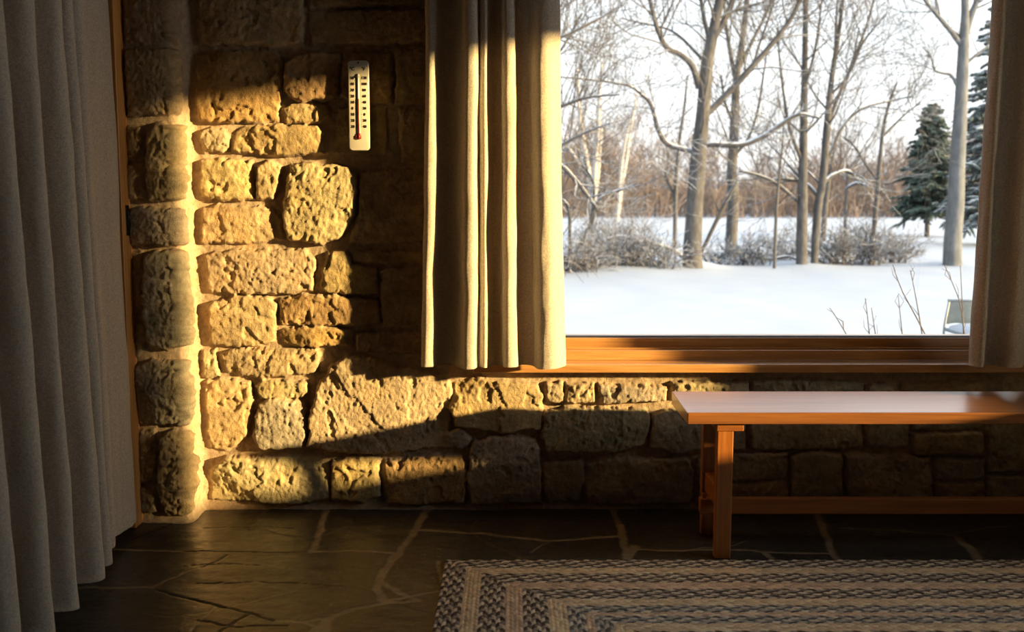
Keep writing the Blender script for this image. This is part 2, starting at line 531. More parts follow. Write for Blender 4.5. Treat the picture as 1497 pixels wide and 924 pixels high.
def build_stone_wall():
    rng = np.random.default_rng(7)
    st = 0.004
    # plan path: pier front, rounded corner, return, fillet, main wall
    path = []; rc, rf = .014, .030
    x = -1.46
    while x < XC - rc: path.append((x, YP, 0, -1, 0)); x += st
    for a in np.linspace(0, PI / 2, 7):
        path.append((XC - rc + rc * math.sin(a), YP + rc - rc * math.cos(a), math.sin(a), -math.cos(a), 1))
    y = YP + rc + st
    while y < -rf: path.append((XC, y, 1, 0, 2)); y += st
    for a in np.linspace(0, PI / 2, 9):
        path.append((XC + rf - rf * math.cos(a), -rf + rf * math.sin(a), math.cos(a), -math.sin(a), 3))
    x = XC + rf + st
    while x < 1.80: path.append((x, 0, 0, -1, 4)); x += st
    while x < XR + .02: path.append((x, 0, 0, -1, 4)); x += .008
    P = np.array(path); nu = len(P)
    s = np.concatenate([[0], np.cumsum(np.hypot(np.diff(P[:, 0]), np.diff(P[:, 1])))])
    z = np.concatenate([np.arange(-.02, 1.86, st), np.arange(1.86, CEIL + .02, .012)]); nv = len(z)
    S, Z = np.meshgrid(s, z, indexing='ij')
    reg = P[:, 4][:, None] * np.ones_like(Z)
    i_main = int(np.argmax(P[:, 4] == 4)); s_off = s[i_main] - P[i_main, 0]
    s_pier = s[0] - P[0, 0]
    H = .004 * fbm(S * 9, Z * 9, 3, 4) + .0015 * fbm(S * 60, Z * 60, 5, 3)
    H += .016 * np.exp(-np.maximum(Z, 0) / .014)             # mortar fillet at the floor
    col = np.ones(S.shape + (3,)) * np.array(MORTAR)
    col *= (1 + .12 * fbm(S * 14, Z * 14, 9, 3))[..., None]
    hs = np.zeros_like(S)
    stones = []
    for poly, t, h in BACK:
        stones.append(([(p.x + s_off, p.z) for p in (at(px, py, -.025) for px, py in poly)], t, h))
    for poly, t, h in PIER:
        stones.append(([(p.x + s_pier, p.z) for p in (at(px, py, YP - .025) for px, py in poly)], t, h))
    # further courses beyond the photograph: right of the window, above, left
    zz = .02
    for row in range(20):
        hh = rng.uniform(.09, .17)
        if zz + hh > CEIL: break
        for x0, x1, off, zmin in ((1.98, 2.58, s_off, .5), (-1.08, -.02, s_off, 1.86), (2.16, 2.58, s_off, 0.0)):
            if zz < zmin or (zmin == 0.0 and zz > .48): continue
            xx = x0
            while xx < x1 - .08:
                ww = min(rng.uniform(.14, .34), x1 - xx)
                j = rng.uniform(-.008, .008, 8)
                stones.append(([(xx + j[0] + off, zz + j[1]), (xx + ww + j[2] + off, zz + j[3]), (xx + ww + j[4] + off, zz + hh + j[5]), (xx + j[6] + off, zz + hh + j[7])],
                               [TAN, GOLD, GRY, BRN][rng.integers(4)], rng.uniform(.025, .045)))
                xx += ww + .02
        zz += hh + .02
    rough_k = [1.6 if t in (GRY, TAN) else 1.0 for _, t, h in BACK] + [2.4] * len(PIER)
    for k, (poly, t, h) in enumerate(stones):
        pa = np.array(poly)
        m = .02
        iu0, iu1 = np.searchsorted(s, [pa[:, 0].min() - m, pa[:, 0].max() + m])
        iv0, iv1 = np.searchsorted(z, [pa[:, 1].min() - m, pa[:, 1].max() + m])
        if iu1 - iu0 < 3 or iv1 - iv0 < 3: continue
        sl = (slice(iu0, iu1), slice(iv0, iv1))
        U, V = S[sl], Z[sl]
        Uw = U + .006 * fbm(U * 26, V * 26, 31 + k, 3); Vw = V + .006 * fbm(U * 26 + 40, V * 26, 77 + k, 3)
        d = poly_sd(Uw, Vw, poly) + .003
        edge = .009 + .004 * perlin(U * 18, V * 18, k)
        tt = np.clip(d / edge, 0, 1)
        prof = np.clip(1 - (1 - tt) ** 2, 0, 1) ** .42
        cu, cv = pa.mean(0); ex = np.ptp(pa[:, 0]) / 2; ez = np.ptp(pa[:, 1]) / 2
        h = h * .86
        rk = rough_k[k] if k < len(rough_k) else 1.0
        face = h + .0035 * fbm(U * 6, V * 6, 200 + k, 2)
        # split facets: the face is the lowest of several tilted planes
        for q in range(7):
            a = rng.uniform(0, 2 * PI)
            r0 = rng.uniform(.5, 1.0)
            qx, qz = cu + math.cos(a) * ex * r0, cv + math.sin(a) * ez * r0
            dx, dz = math.cos(a + rng.normal(0, .5)), math.sin(a + rng.normal(0, .5))
            slope = rng.uniform(.04, .27)
            pl = h * rng.uniform(.8, 1.05) - slope * ((U - qx) * dx + (V - qz) * dz) + .003 * perlin(U * 40, V * 40, 500 + k * 9 + q)
            face = np.minimum(face, pl)
        # chisel grain running across the face, sparse chips with sharp lips
        ga = rng.uniform(-.6, .9)
        gu, gv = U * math.cos(ga) + V * math.sin(ga), -U * math.sin(ga) + V * math.cos(ga)
        face += rk * .0014 * (ridged(gu * 60, gv * 26, 300 + k, 3) - .45) + rk * .0012 * fbm(U * 95, V * 70, 1100 + k, 3) + .0008 * perlin(U * 190, V * 190, 1300 + k)
        nn = fbm(U * 11 + k, V * 9, 700 + k, 3)
        face -= .006 * sstep(.62 - .14 * (rk - 1), .67 - .14 * (rk - 1), nn)
        # a few cleavage steps across the face
        nn2 = perlin(gu * 7 + k, gv * 5, 900 + k) + .25 * perlin(gu * 40, gv * 30, 950 + k)
        face -= .0045 * sstep(.18, .23, nn2)
        face = np.maximum(face, .006)
        hh = prof * face
        inside = d > 0
        H[sl] = np.where(inside, np.maximum(H[sl], hh + .003), H[sl])
        cc = np.array(t) * rng.uniform(.88, 1.1) * np.array([1, rng.uniform(.95, 1.04), rng.uniform(.9, 1.08)])
        cm = (1 + .22 * fbm(U * 10, V * 16, 1500 + k, 3))[..., None]
        w = sstep(0, .008, d)[..., None]
        col[sl] = col[sl] * (1 - w) + cc * cm * w
    X = P[:, 0][:, None] + P[:, 2][:, None] * H
    Y = P[:, 1][:, None] + P[:, 3][:, None] * H
    V = np.stack([X, Y, Z], -1)
    xc = (P[:-1, 0] + P[1:, 0]) / 2; zc = (z[:-1] + z[1:]) / 2
    hole = ((P[:-1, 4] == 4) & (xc > WX0) & (xc < WX1))[:, None] & (zc > WZ0)[None, :]
    F = grid_faces(nu, nv, ~hole)
    V = V.reshape(-1, 3); col = np.clip(col.reshape(-1, 3), .02, .9)
    # solid masonry behind the face
    bx = MB()
    bx.box(-1.75, WX0, .012, .34, -.6, CEIL + .15); bx.box(WX1, XR + .4, .012, .34, -.6, CEIL + .15)
    bx.box(WX0, WX1, .012, .34, -.6, WZ0)
    bx.box(-1.75, XC - .03, YP + .02, .012, -.02, CEIL)
    nb = len(V)
    V = np.concatenate([V, np.array(bx.v)]); F = np.concatenate([F, np.array(bx.f) + nb])
    col = np.concatenate([col, np.ones((len(bx.v), 3)) * np.array(MORTAR)])
    o = mesh_np('wall_back', V, F, M['stone'], tint=col)
    return tag(o, kind='structure')


build_stone_wall()

# ------------------------------------------------------------------ slate floor
JOINTS = [  # (points, width m, kind) kind 0 = mortar joint, 1 = crack in the slate
 ([(484,736),(480,740),(473,757),(461,797),(455,806)], .022, 0),
 ([(100,800),(161,802),(270,804)], .012, 0), ([(270,804),(374,806),(455,806)], .006, 1), ([(455,806),(515,804),(576,806)], .016, 0),
 ([(630,736),(627,739),(605,779),(580,808),(554,844),(549,858),(563,878)], .026, 0),
 ([(556,849),(587,866),(612,876)], .020, 0),
 ([(612,876),(565,880),(518,889),(482,902),(443,909),(399,905)], .018, 0), ([(399,905),(352,893),(313,882),(270,873),(226,860)], .008, 1),
 ([(40,858),(129,858),(205,858),(226,857)], .016, 0), ([(223,857),(255,842),(295,828)], .010, 0), ([(295,828),(334,810)], .006, 1),
 ([(482,902),(461,924),(455,960)], .030, 0), ([(443,909),(475,924),(482,902)], .012, 0),
 ([(367,896),(320,921),(300,950)], .008, 1), ([(316,885),(280,920),(260,960)], .010, 0),
 ([(288,851),(374,849),(446,851),(508,857)], .004, 1), ([(290,905),(330,915),(420,915)], .004, 1),
 ([(270,826),(330,822),(390,826)], .003, 1), ([(300,770),(380,768),(430,772)], .003, 1),
 ([(614,773),(678,777),(736,783),(804,791),(854,787),(910,783)], .018, 0), ([(804,791),(792,796),(776,808)], .006, 0),
 ([(894,738),(896,746),(907,773),(913,796),(917,820),(925,860)], .022, 0), ([(919,802),(1000,804),(1050,803),(1129,806),(1218,808)], .013, 0),
 ([(917,815),(930,800)], .030, 0),
 ([(1118,806),(1136,822),(1160,850)], .020, 0), ([(1094,790),(1070,796),(1000,804)], .006, 0),
 ([(1190,735),(1197,754),(1207,781),(1216,802),(1225,820),(1240,850)], .020, 0),
 ([(1225,770),(1301,774),(1387,781)], .008, 0), ([(1387,781),(1399,785),(1415,799),(1433,822),(1460,860)], .024, 0), ([(1387,781),(1450,770),(1600,760)], .006, 0),
 ([(700,850),(560,878)], .015, 0), ([(640,820),(655,900),(600,1000)], .012, 0), ([(1580,745),(1620,850)], .02, 0), ([(1433,822),(1600,830)], .014, 0),
]


def build_floor():
    x = np.concatenate([np.arange(-1.45, 1.75, .005), np.arange(1.75, XR + .01, .01)])
    y = np.concatenate([np.arange(-1.9, -1.25, .012), np.arange(-1.25, .012, .005)])
    X, Y = np.meshgrid(x, y, indexing='ij')
    Xw = X + .006 * fbm(X * 14, Y * 14, 41, 3); Yw = Y + .006 * fbm(X * 14 + 9, Y * 14, 43, 3)
    H = .0025 * fbm(X * 5, Y * 9, 2, 4) - .002
    joint = np.zeros_like(X); crack = np.zeros_like(X)
    for pts, w, kind in JOINTS:
        P = [at_z(px, py, 0) for px, py in pts]
        for a, b in zip(P[:-1], P[1:]):
            m = .05
            i0, i1 = np.searchsorted(x, [min(a.x, b.x) - m, max(a.x, b.x) + m]); j0, j1 = np.searchsorted(y, [min(a.y, b.y) - m, max(a.y, b.y) + m])
            if i1 - i0 < 1 or j1 - j0 < 1: continue
            sl = (slice(i0, i1), slice(j0, j1))
            ex, ey = b.x - a.x, b.y - a.y; L = ex * ex + ey * ey + 1e-12
            t = np.clip(((Xw[sl] - a.x) * ex + (Yw[sl] - a.y) * ey) / L, 0, 1)
            d = np.hypot(Xw[sl] - a.x - t * ex, Yw[sl] - a.y - t * ey)
            ww = w * (1 + .3 * perlin(X[sl] * 12, Y[sl] * 12, 88))
            val = 1 - sstep(ww * .36, ww * .64, d)
            (joint if kind == 0 else crack)[sl] = np.maximum((joint if kind == 0 else crack)[sl], val)
    # each slab lies at a slightly different level
    H += .003 * np.sign(perlin(X * 1.7, Y * 1.3, 12)) * .4
    H -= .0035 * crack + .0012 * joint
    H += joint * .0008 * fbm(X * 50, Y * 50, 6, 2)
    base = np.ones(X.shape + (3,)) * np.array((.038, .035, .030))
    warm = sstep(-.3, .4, -X + .15 * fbm(X * 2, Y * 2, 60, 2))[..., None]
    slab = (1 + .28 * perlin(X * 1.7 + 4, Y * 2.1, 90) + .18 * fbm(X * 7, Y * 12, 91, 3))[..., None]
    base = base * slab
    jc = np.array((.20, .165, .115)) * (1 + .25 * fbm(X * 20, Y * 20, 14, 3))[..., None]
    col = base * (1 - joint[..., None]) + jc * joint[..., None]
    col = col * (1 - .6 * crack[..., None])
    V = np.stack([X, Y, H], -1).reshape(-1, 3)
    F = grid_faces(len(x), len(y))
    col = col.reshape(-1, 3)
    bx = MB(); bx.box(-1.75, XR + .3, YB - .3, -1.9, -.2, -.002); bx.box(-1.75, XR + .3, -1.9, .2, -.2, -.012)
    nb = len(V)
    V = np.concatenate([V, np.array(bx.v)]); F = np.concatenate([F, np.array(bx.f) + nb])
    col = np.concatenate([col, np.ones((len(bx.v), 3)) * np.array((.038, .035, .030))])
    o = mesh_np('floor', V, F, M['slate'], tint=np.clip(col, .005, .8))
    return tag(o, kind='structure')


build_floor()

# ------------------------------------------------------------------ rest of the room shell
b = MB(); b.box(-1.75, XR + .4, YB - .3, .34, CEIL, CEIL + .18)
tag(b.build('ceiling', M['ceiling']), kind='structure')

# right wall with the side window the low sun comes through
FAR_Y, NEAR_Y = -.71, -1.72
SZ0, SZ1 = .655, 2.066
WT = .10
b = MB()
b.box(XR, XR + WT, FAR_Y, .34, -.2, CEIL); b.box(XR, XR + WT, YB - .3, NEAR_Y, -.2, CEIL)
b.box(XR, XR + WT, NEAR_Y, FAR_Y, -.2, SZ0); b.box(XR, XR + WT, NEAR_Y, FAR_Y, SZ1, CEIL)
tag(b.build('wall_right', M['plaster']), kind='structure')
b = MB(); b.box(XR + .03, XR + .07, NEAR_Y, FAR_Y, SZ0 - .02, SZ0 + .004); b.box(XR + .03, XR + .07, NEAR_Y, FAR_Y, SZ1 - .004, SZ1 + .02)
w2 = tag(b.build('window_2', M['sill']), kind='structure')
b = MB(); b.box(XR + .052, XR + .056, NEAR_Y, FAR_Y, SZ0, SZ1)
b.build('pane', M['pane'], w2)
# unseen blocker added beyond the side window, keeps the sun off its near half
b = MB(); b.box(BLOCKER_X, BLOCKER_X + .12, -9.0, BLOCKER_Y, -.5, 2.55)
tag(b.build('wall_sun_blocker', M['plaster']), kind='structure')

b = MB(); b.box(-1.75, -1.42, YB - .3, .0, -.2, CEIL)
tag(b.build('wall_left', M['plaster']), kind='structure')
# wall behind the camera
b = MB(); b.box(-1.75, XR + .4, YB - .2, YB, -.2, CEIL)
tag(b.build('wall_front', M['plaster']), kind='structure')

# ------------------------------------------------------------------ picture window
w1 = empty('window_1', (0, 0, WZ0)); tag(w1, kind='structure')
FT = 2.24
b = MB()
b.box(WX0 + .0005, WX1 - .0005, -.0135, .04, .5035, .5330)
b.box(-.135, WX1 + .2, -.062, -.013, .5032, .5332, .003)
rel(b.build('window_sill', M['sill']), w1)
b = MB()
b.box(WX0, WX1, .030, .30, .5335, .5690, .002)        # lower step of the bottom rail
b.box(WX0 + .02, WX1 - .02, .058, .075, .5690, .5745, .002)  # bead
b.box(WX0, WX1, .092, .20, .5690, .6060, .002)       # upper step that holds the glass
rel(b.build('bottom_rail', M['sill']), w1)
b = MB(); b.box(WX0, WX1, .03, .20, FT, CEIL, .002)
rel(b.build('top_rail', M['sill']), w1)
for x0, x1 in ((WX0, WX0 + .055), (WX1 - .055, WX1)):
    b = MB(); b.box(x0, x1, .03, .20, .6062, FT - .0005, .002)
    rel(b.build('stile', M['trim']), w1)
b = MB(); b.box(WX0 + .055, WX1 - .055, .105, .135, .606, .610)
rel(b.build('gasket', M['gasket']), w1)
b = MB(); b.box(WX0 + .05, WX1 - .05, .118, .122, .606, FT)
rel(b.build('pane', M['pane']), w1)

# door frame and door in the left wall, mostly behind the curtain
d1 = empty('door_1', (-1.38, -.22, 0)); tag(d1, kind='structure')
b = MB(); b.box(-1.42, -1.272, -.235, -.160, .0, 2.2, .003)
rel(b.build('door_post', M['trim']), d1)
b = MB(); b.box(-1.42, -1.372, -1.35, -.237, .01, 2.2, .004)
rel(b.build('door_panel', M['trim']), d1)
p0, p1 = at(181, 300, -.236), at(181, 345, -.236)
b = MB(); b.box(-1.2735, -1.2700, -.205, -.180, p1.z, p0.z, .001); b.box(-1.2735, -1.2660, -.197, -.188, p1.z + .02, p0.z - .02, .0015)
rel(b.build('strike_plate', M['dark_metal']), d1)

# ------------------------------------------------------------------ curtains


def catmull(pts, per=10):
    P = np.array(pts, float)
    Pp = np.vstack([2 * P[0] - P[1], P, 2 * P[-1] - P[-2]])
    out = []
    for i in range(len(P) - 1):
        p0, p1, p2, p3 = Pp[i:i + 4]
        for t in np.linspace(0, 1, per, endpoint=False):
            out.append(.5 * ((2 * p1) + (-p0 + p2) * t + (2 * p0 - 5 * p1 + 4 * p2 - p3) * t * t + (-p0 + 3 * p1 - 3 * p2 + p3) * t ** 3))
    out.append(P[-1])
    return np.array(out)


def curtain(name, ctrl, zb, zt, warp, seed, thick=.0035, hem_wave=0.0):
    """ctrl: plan polyline; warp(P, f) -> plan at height fraction f (0 hem, 1 top)"""
    pl = catmull(ctrl, 12)
    n = len(pl); nz = 90
    f = np.linspace(0, 1, nz)
    rows = []
    cum = np.concatenate([[0], np.cumsum(np.hypot(*np.diff(pl, axis=0).T))])
    for k in range(nz):
        q = warp(pl, f[k])
        tx = np.gradient(q, axis=0); nn = np.stack([tx[:, 1], -tx[:, 0]], 1)
        nn /= np.linalg.norm(nn, axis=1)[:, None] + 1e-9
        zz = zb + (zt - zb) * f[k]
        wob = .0045 * fbm(cum * 9, np.full(n, zz * 2.2), seed, 3) + .0012 * perlin(cum * 40, np.full(n, zz * 9), seed + 5)
        q = q + nn * wob[:, None]
        zrow = np.full(n, zz) + (1 - f[k]) ** 6 * hem_wave * perlin(cum * 6, np.zeros(n), seed + 9)
        rows.append((q, nn, zrow))
    A = np.stack([np.column_stack([q + nn * thick / 2, z]) for q, nn, z in rows], 1)
    B = np.stack([np.column_stack([q - nn * thick / 2, z]) for q, nn, z in rows], 1)
    V = np.concatenate([A.reshape(-1, 3), B.reshape(-1, 3)])
    o = n * nz
    F = [grid_faces(n, nz), grid_faces(n, nz, off=o)[:, ::-1]]
    ia = np.arange(n) * nz
    for e in (0, nz - 1):
        a = ia[:-1] + e; c = ia[1:] + e
        F.append(np.stack([a, c, c + o, a + o], 1))
    for e in (0, (n - 1) * nz):
        a = e + np.arange(nz - 1); c = a + 1
        F.append(np.stack([a, c, c + o, a + o], 1))
    return mesh_np(name, V, np.concatenate(F), M['curtain'])


def wx(px): return (px - 748.5) / 417.0


main_ctrl = [(wx(637), -.075), (wx(627), -.105), (wx(624), -.118), (wx(630), -.132), (wx(639), -.126), (wx(645), -.10), (wx(657), -.082), (wx(670), -.095), (wx(678), -.14),
             (wx(684), -.166), (wx(696), -.166), (wx(702), -.12), (wx(705), -.135), (wx(711), -.148), (wx(716), -.12), (wx(722), -.085), (wx(733), -.10), (wx(737), -.145),
             (wx(743), -.163), (wx(753), -.150), (wx(757), -.10), (wx(766), -.085), (wx(776), -.095), (wx(781), -.13), (wx(787), -.162), (wx(797), -.170), (wx(807), -.160), (wx(816), -.135), (wx(820), -.115)]
cx0 = wx(722)


def warp_main(P, f):
    k = 1 + .045 * (1 - f) ** 2 - .10 * f
    y0 = -.085
    return np.column_stack([cx0 + (P[:, 0] - cx0) * k, y0 + (P[:, 1] - y0) * (1.03 - .12 * f)])


cm = curtain('curtain', main_ctrl, .536, CEIL - .002, warp_main, 5, hem_wave=.006)
tag(cm, 'beige wool curtain in sunlit pleats beside the thermometer, left of the picture window', 'curtain', 'window and door curtains')

XQ = 1.583
right_ctrl = [(XQ + .004, -.085), (XQ - .004, -.10), (XQ, -.128), (XQ + .012, -.145), (XQ + .028, -.13), (XQ + .045, -.092), (XQ + .07, -.085), (XQ + .088, -.105), (XQ + .098, -.15),
              (XQ + .115, -.165), (XQ + .15, -.15), (XQ + .185, -.09), (XQ + .21, -.10), (XQ + .235, -.16), (XQ + .27, -.15), (XQ + .30, -.09), (XQ + .34, -.10), (XQ + .37, -.16),
              (XQ + .41, -.14), (XQ + .45, -.09), (XQ + .49, -.13), (XQ + .52, -.16), (XQ + .56, -.12)]


def warp_right(P, f):
    k = 1 - .06 * f
    x0 = XQ + .3
    return np.column_stack([x0 + (P[:, 0] - x0) * k + .004 * f, -.085 + (P[:, 1] + .085) * (1.03 - .12 * f)])


cr = curtain('curtain', right_ctrl, .536, CEIL - .002, warp_right, 15, hem_wave=.005)
tag(cr, 'dim grey-brown curtain at the right edge of the picture window, above the bench', 'curtain', 'window and door curtains')

lx = -1.335
left_ctrl = [(lx + .01, -.285), (lx + .040, -.262), (lx + .066, -.275), (lx + .074, -.33), (lx + .064, -.39), (lx + .056, -.45), (lx + .082, -.50), (lx + .084, -.545), (lx + .03, -.575), (lx + .004, -.605),
             (lx + .03, -.640), (lx + .100, -.650), (lx + .125, -.675), (lx + .115, -.705), (lx + .04, -.715), (lx + .01, -.74), (lx + .05, -.765), (lx + .125, -.775), (lx + .145, -.80), (lx + .13, -.83), (lx + .05, -.85), (lx + .01, -.885), (lx + .006, -.93),
             (lx + .05, -.955), (lx + .13, -.965), (lx + .158, -.985), (lx + .145, -1.015), (lx + .05, -1.035), (lx + .004, -1.075), (lx + .04, -1.115), (lx + .13, -1.125), (lx + .165, -1.145), (lx + .15, -1.18), (lx + .05, -1.20), (lx + .004, -1.25),
             (lx + .05, -1.29), (lx + .14, -1.30), (lx + .165, -1.33), (lx + .14, -1.365), (lx + .05, -1.385), (lx + .004, -1.43), (lx + .06, -1.47), (lx + .14, -1.49), (lx + .14, -1.54), (lx + .05, -1.57)]


def warp_left(P, f):
    amp = 1.26 - .42 * f
    return np.column_stack([lx + .012 + (P[:, 0] - lx - .012) * amp, P[:, 1] + .012 * np.sin(P[:, 1] * 9 + 2) * (1 - f)])


cl = curtain('curtain', left_ctrl, .040, CEIL - .002, warp_left, 25, hem_wave=.016)
tag(cl, 'long grey floor-length curtain along the left wall beside the wooden door post', 'curtain', 'window and door curtains')

# ------------------------------------------------------------------ thermometer


def text_mesh(mb, s, x, z, size, y, depth=.0006):
    cu = bpy.data.curves.new('t', 'FONT'); cu.body = s; cu.size = size; cu.align_x = 'CENTER'; cu.align_y = 'CENTER'; cu.extrude = depth; cu.offset = size * .018
    o = bpy.data.objects.new('t', cu); C.objects.link(o)
    dg = bpy.context.evaluated_depsgraph_get()
    me = bpy.data.meshes.new_from_object(o.evaluated_get(dg))
    b0 = len(mb.v)
    for v in me.vertices: mb.v.append((x + v.co.x, y - v.co.z, z + v.co.y))
    for p in me.polygons:
        mb.f.append(tuple(b0 + i for i in p.vertices)); mb.sm.append(False)
    bpy.data.objects.remove(o); bpy.data.curves.remove(cu); bpy.data.meshes.remove(me)


def build_thermometer():
    import bmesh
    yf = -.064; yb = -.046
    TL, BR = at(508.2, 88, yf), at(540.8, 220, yf)
    cx, cz = (TL.x + BR.x) / 2, (TL.z + BR.z) / 2
    w, h = BR.x - TL.x, TL.z - BR.z
    root = empty('wall_thermometer', (cx, yb, BR.z))
    tag(root, 'white wall thermometer with red liquid column hanging on the stone wall', 'thermometer')
    bm = bmesh.new()
    r = .013; pts = []
    for sx, sz, a0 in ((1, 1, 0), (-1, 1, 90), (-1, -1, 180), (1, -1, 270)):
        for k in range(7):
            a = R(a0 + k * 15)
            pts.append((cx + sx * (w / 2 - r) + r * math.cos(a), cz + sz * (h / 2 - r) + r * math.sin(a)))
    vs = [bm.verts.new((x, yb, z)) for x, z in pts]
    f = bm.faces.new(vs)
    ret = bmesh.ops.extrude_face_region(bm, geom=[f])
    top = [g for g in ret['geom'] if isinstance(g, bmesh.types.BMVert)]
    for v in top: v.co.y = yf
    bmesh.ops.recalc_face_normals(bm, faces=bm.faces)
    ed = [e for e in bm.edges if all(abs(v.co.y - yf) < 1e-6 for v in e.verts)]
    bmesh.ops.bevel(bm, geom=ed, offset=.003, segments=3, profile=.5, affect='EDGES')
    mb = MB(); mb.add_bm(bm, True); bm.free()
    rel(mb.build('plate', M['white_plastic']), root)

    def fz(py): return at(525, py, yf).z
    def fx(px): return at(px, 150, yf).x
    for zz in (BR.z + .03, TL.z - .03):
        mb = MB(); mb.tube([(cx, yb + .001, zz), (cx, -.010, zz)], .008, 12)
        rel(mb.build('standoff', M['dark_metal']), root)
    # hanging hole
    mb = MB(); mb.tube([(cx, yf + .0005, fz(91.5)), (cx, yf - .0008, fz(91.5))], .003, 14)
    rel(mb.build('hanging_hole', M['print']), root)
    xt = fx(524.2)
    # grooved channel rails, tube, liquid
    mb = MB()
    mb.tube([(xt, yf, fz(203)), (xt, yf, fz(109))], .0036, 14)
    rel(mb.build('glass_tube', M['tube']), root)
    mb = MB(); mb.tube([(xt, yf - .0016, fz(201)), (xt, yf - .0016, fz(144.5))], .0026, 12)
    rel(mb.build('liquid_column', M['red']), root)
    mb = MB(); mb.box(xt - .011, xt + .008, yf - .0035, yf - .0003, fz(203), fz(198), .001); mb.tube([(xt, yf - .001, fz(203.5)), (xt, yf - .001, fz(200)), (xt, yf - .001, fz(195))], [.0045, .0055, .004], 14)
    rel(mb.build('bulb_guard', M['redcap']), root)
    mb = MB(); mb.tube([(xt, yf - .0005, fz(113)), (xt, yf - .0005, fz(110.5)), (xt, yf - .0005, fz(107.6))], [.0042, .0048, .003], 14)
    rel(mb.build('tube_clip', M['white_plastic']), root)
    cel = ['50', '40', '30', '20', '10', '0', '10', '20', '30']
    fah = ['120', '100', '80', '60', '40', '20', '0', '20', '40']
    for i in range(9):
        zr = fz(114 + i * 8.9)
        for nm, tx, xx, sz in (('celsius_numeral', cel[i], 515.3, .0135), ('fahrenheit_numeral', fah[i], 532.8, .0125)):
            mb = MB(); text_mesh(mb, tx, fx(xx), zr, sz, yf - .0004)
            rel(mb.build(nm, M['print']), root)
    for nm, tx, xx in (('celsius_sign', '°C', 515.5), ('fahrenheit_sign', '°F', 532.0)):
        mb = MB(); text_mesh(mb, tx, fx(xx), fz(101), .0155, yf - .0004)
        rel(mb.build(nm, M['print']), root)
    mb = MB()
    for i in range(8 * 5 + 1):
        zr = fz(114 + i * 8.9 / 5); L = .0045 if i % 5 == 0 else .0028
        mb.box(xt - .0066 - L, xt - .0066, yf - .0007, yf, zr - .0004, zr + .0004)
        mb.box(xt + .0066, xt + .0066 + L, yf - .0007, yf, zr - .0004, zr + .0004)
    rel(mb.build('scale_ticks', M['print']), root)


build_thermometer()

# ------------------------------------------------------------------ bench


def build_bench():
    L = at(1005, 603, -.545)          # front left corner of the seat top
    zt = L.z; x0 = L.x; x1 = x0 + 1.75; yf, yb = -.548, -.245
    th = .036
    root = empty('bench', (x0 + .87, (yf + yb) / 2, 0))
    tag(root, 'long reddish wood trestle bench standing under the picture window by the rug', 'bench')
    b = MB(); b.box(x0, x1, yf, yb, zt - th, zt, .003)
    b.v = [(x, y, z + ((y - yf) / (yb - yf)) * .008 if z > zt - th / 2 else z) for x, y, z in b.v]
    rel(b.build('seat', M['bench']), root)
    lx0 = at(1047, 720, -.526).x; lx1 = at(1070.5, 720, -.526).x
    lw = lx1 - lx0
    for e, xa in enumerate((lx0, x1 - (lx1 - x0))):
        for ya in (-.526, -.300):
            b = MB(); b.box(xa, xa + lw, ya, ya + .034, 0.0, zt - th - .026, .003)
            rel(b.build('leg', M['bench_v']), root)
        b = MB(); b.box(xa - .004, xa + lw + .03, -.53, -.262, zt - th - .026, zt - th, .003)
        rel(b.build('cleat', M['bench_x']), root)
        b = MB(); b.box(xa + .008, xa + lw - .008, -.492, -.300, .150, .215, .003)
        rel(b.build('cross_rail', M['bench_x']), root)
    zs1 = at(1200, 728, -.41).z; zs0 = at(1200, 752, -.425).z
    b = MB(); b.box(lx0 - .028, x1 - (lx0 - x0) + .028, -.425, -.392, zs0, zs1, .003)
    st = rel(b.build('stretcher', M['bench_x']), root)
    for xa in (lx0 - .014, x1 - (lx0 - x0) + .014):
        b = MB(); b.box(xa - .006, xa + .006, -.414, -.402, zs0 - .012, zs1 + .016, .002)
        o = b.build('wedge', M['bench_v']); o.parent = st


build_bench()

# ------------------------------------------------------------------ braided rug


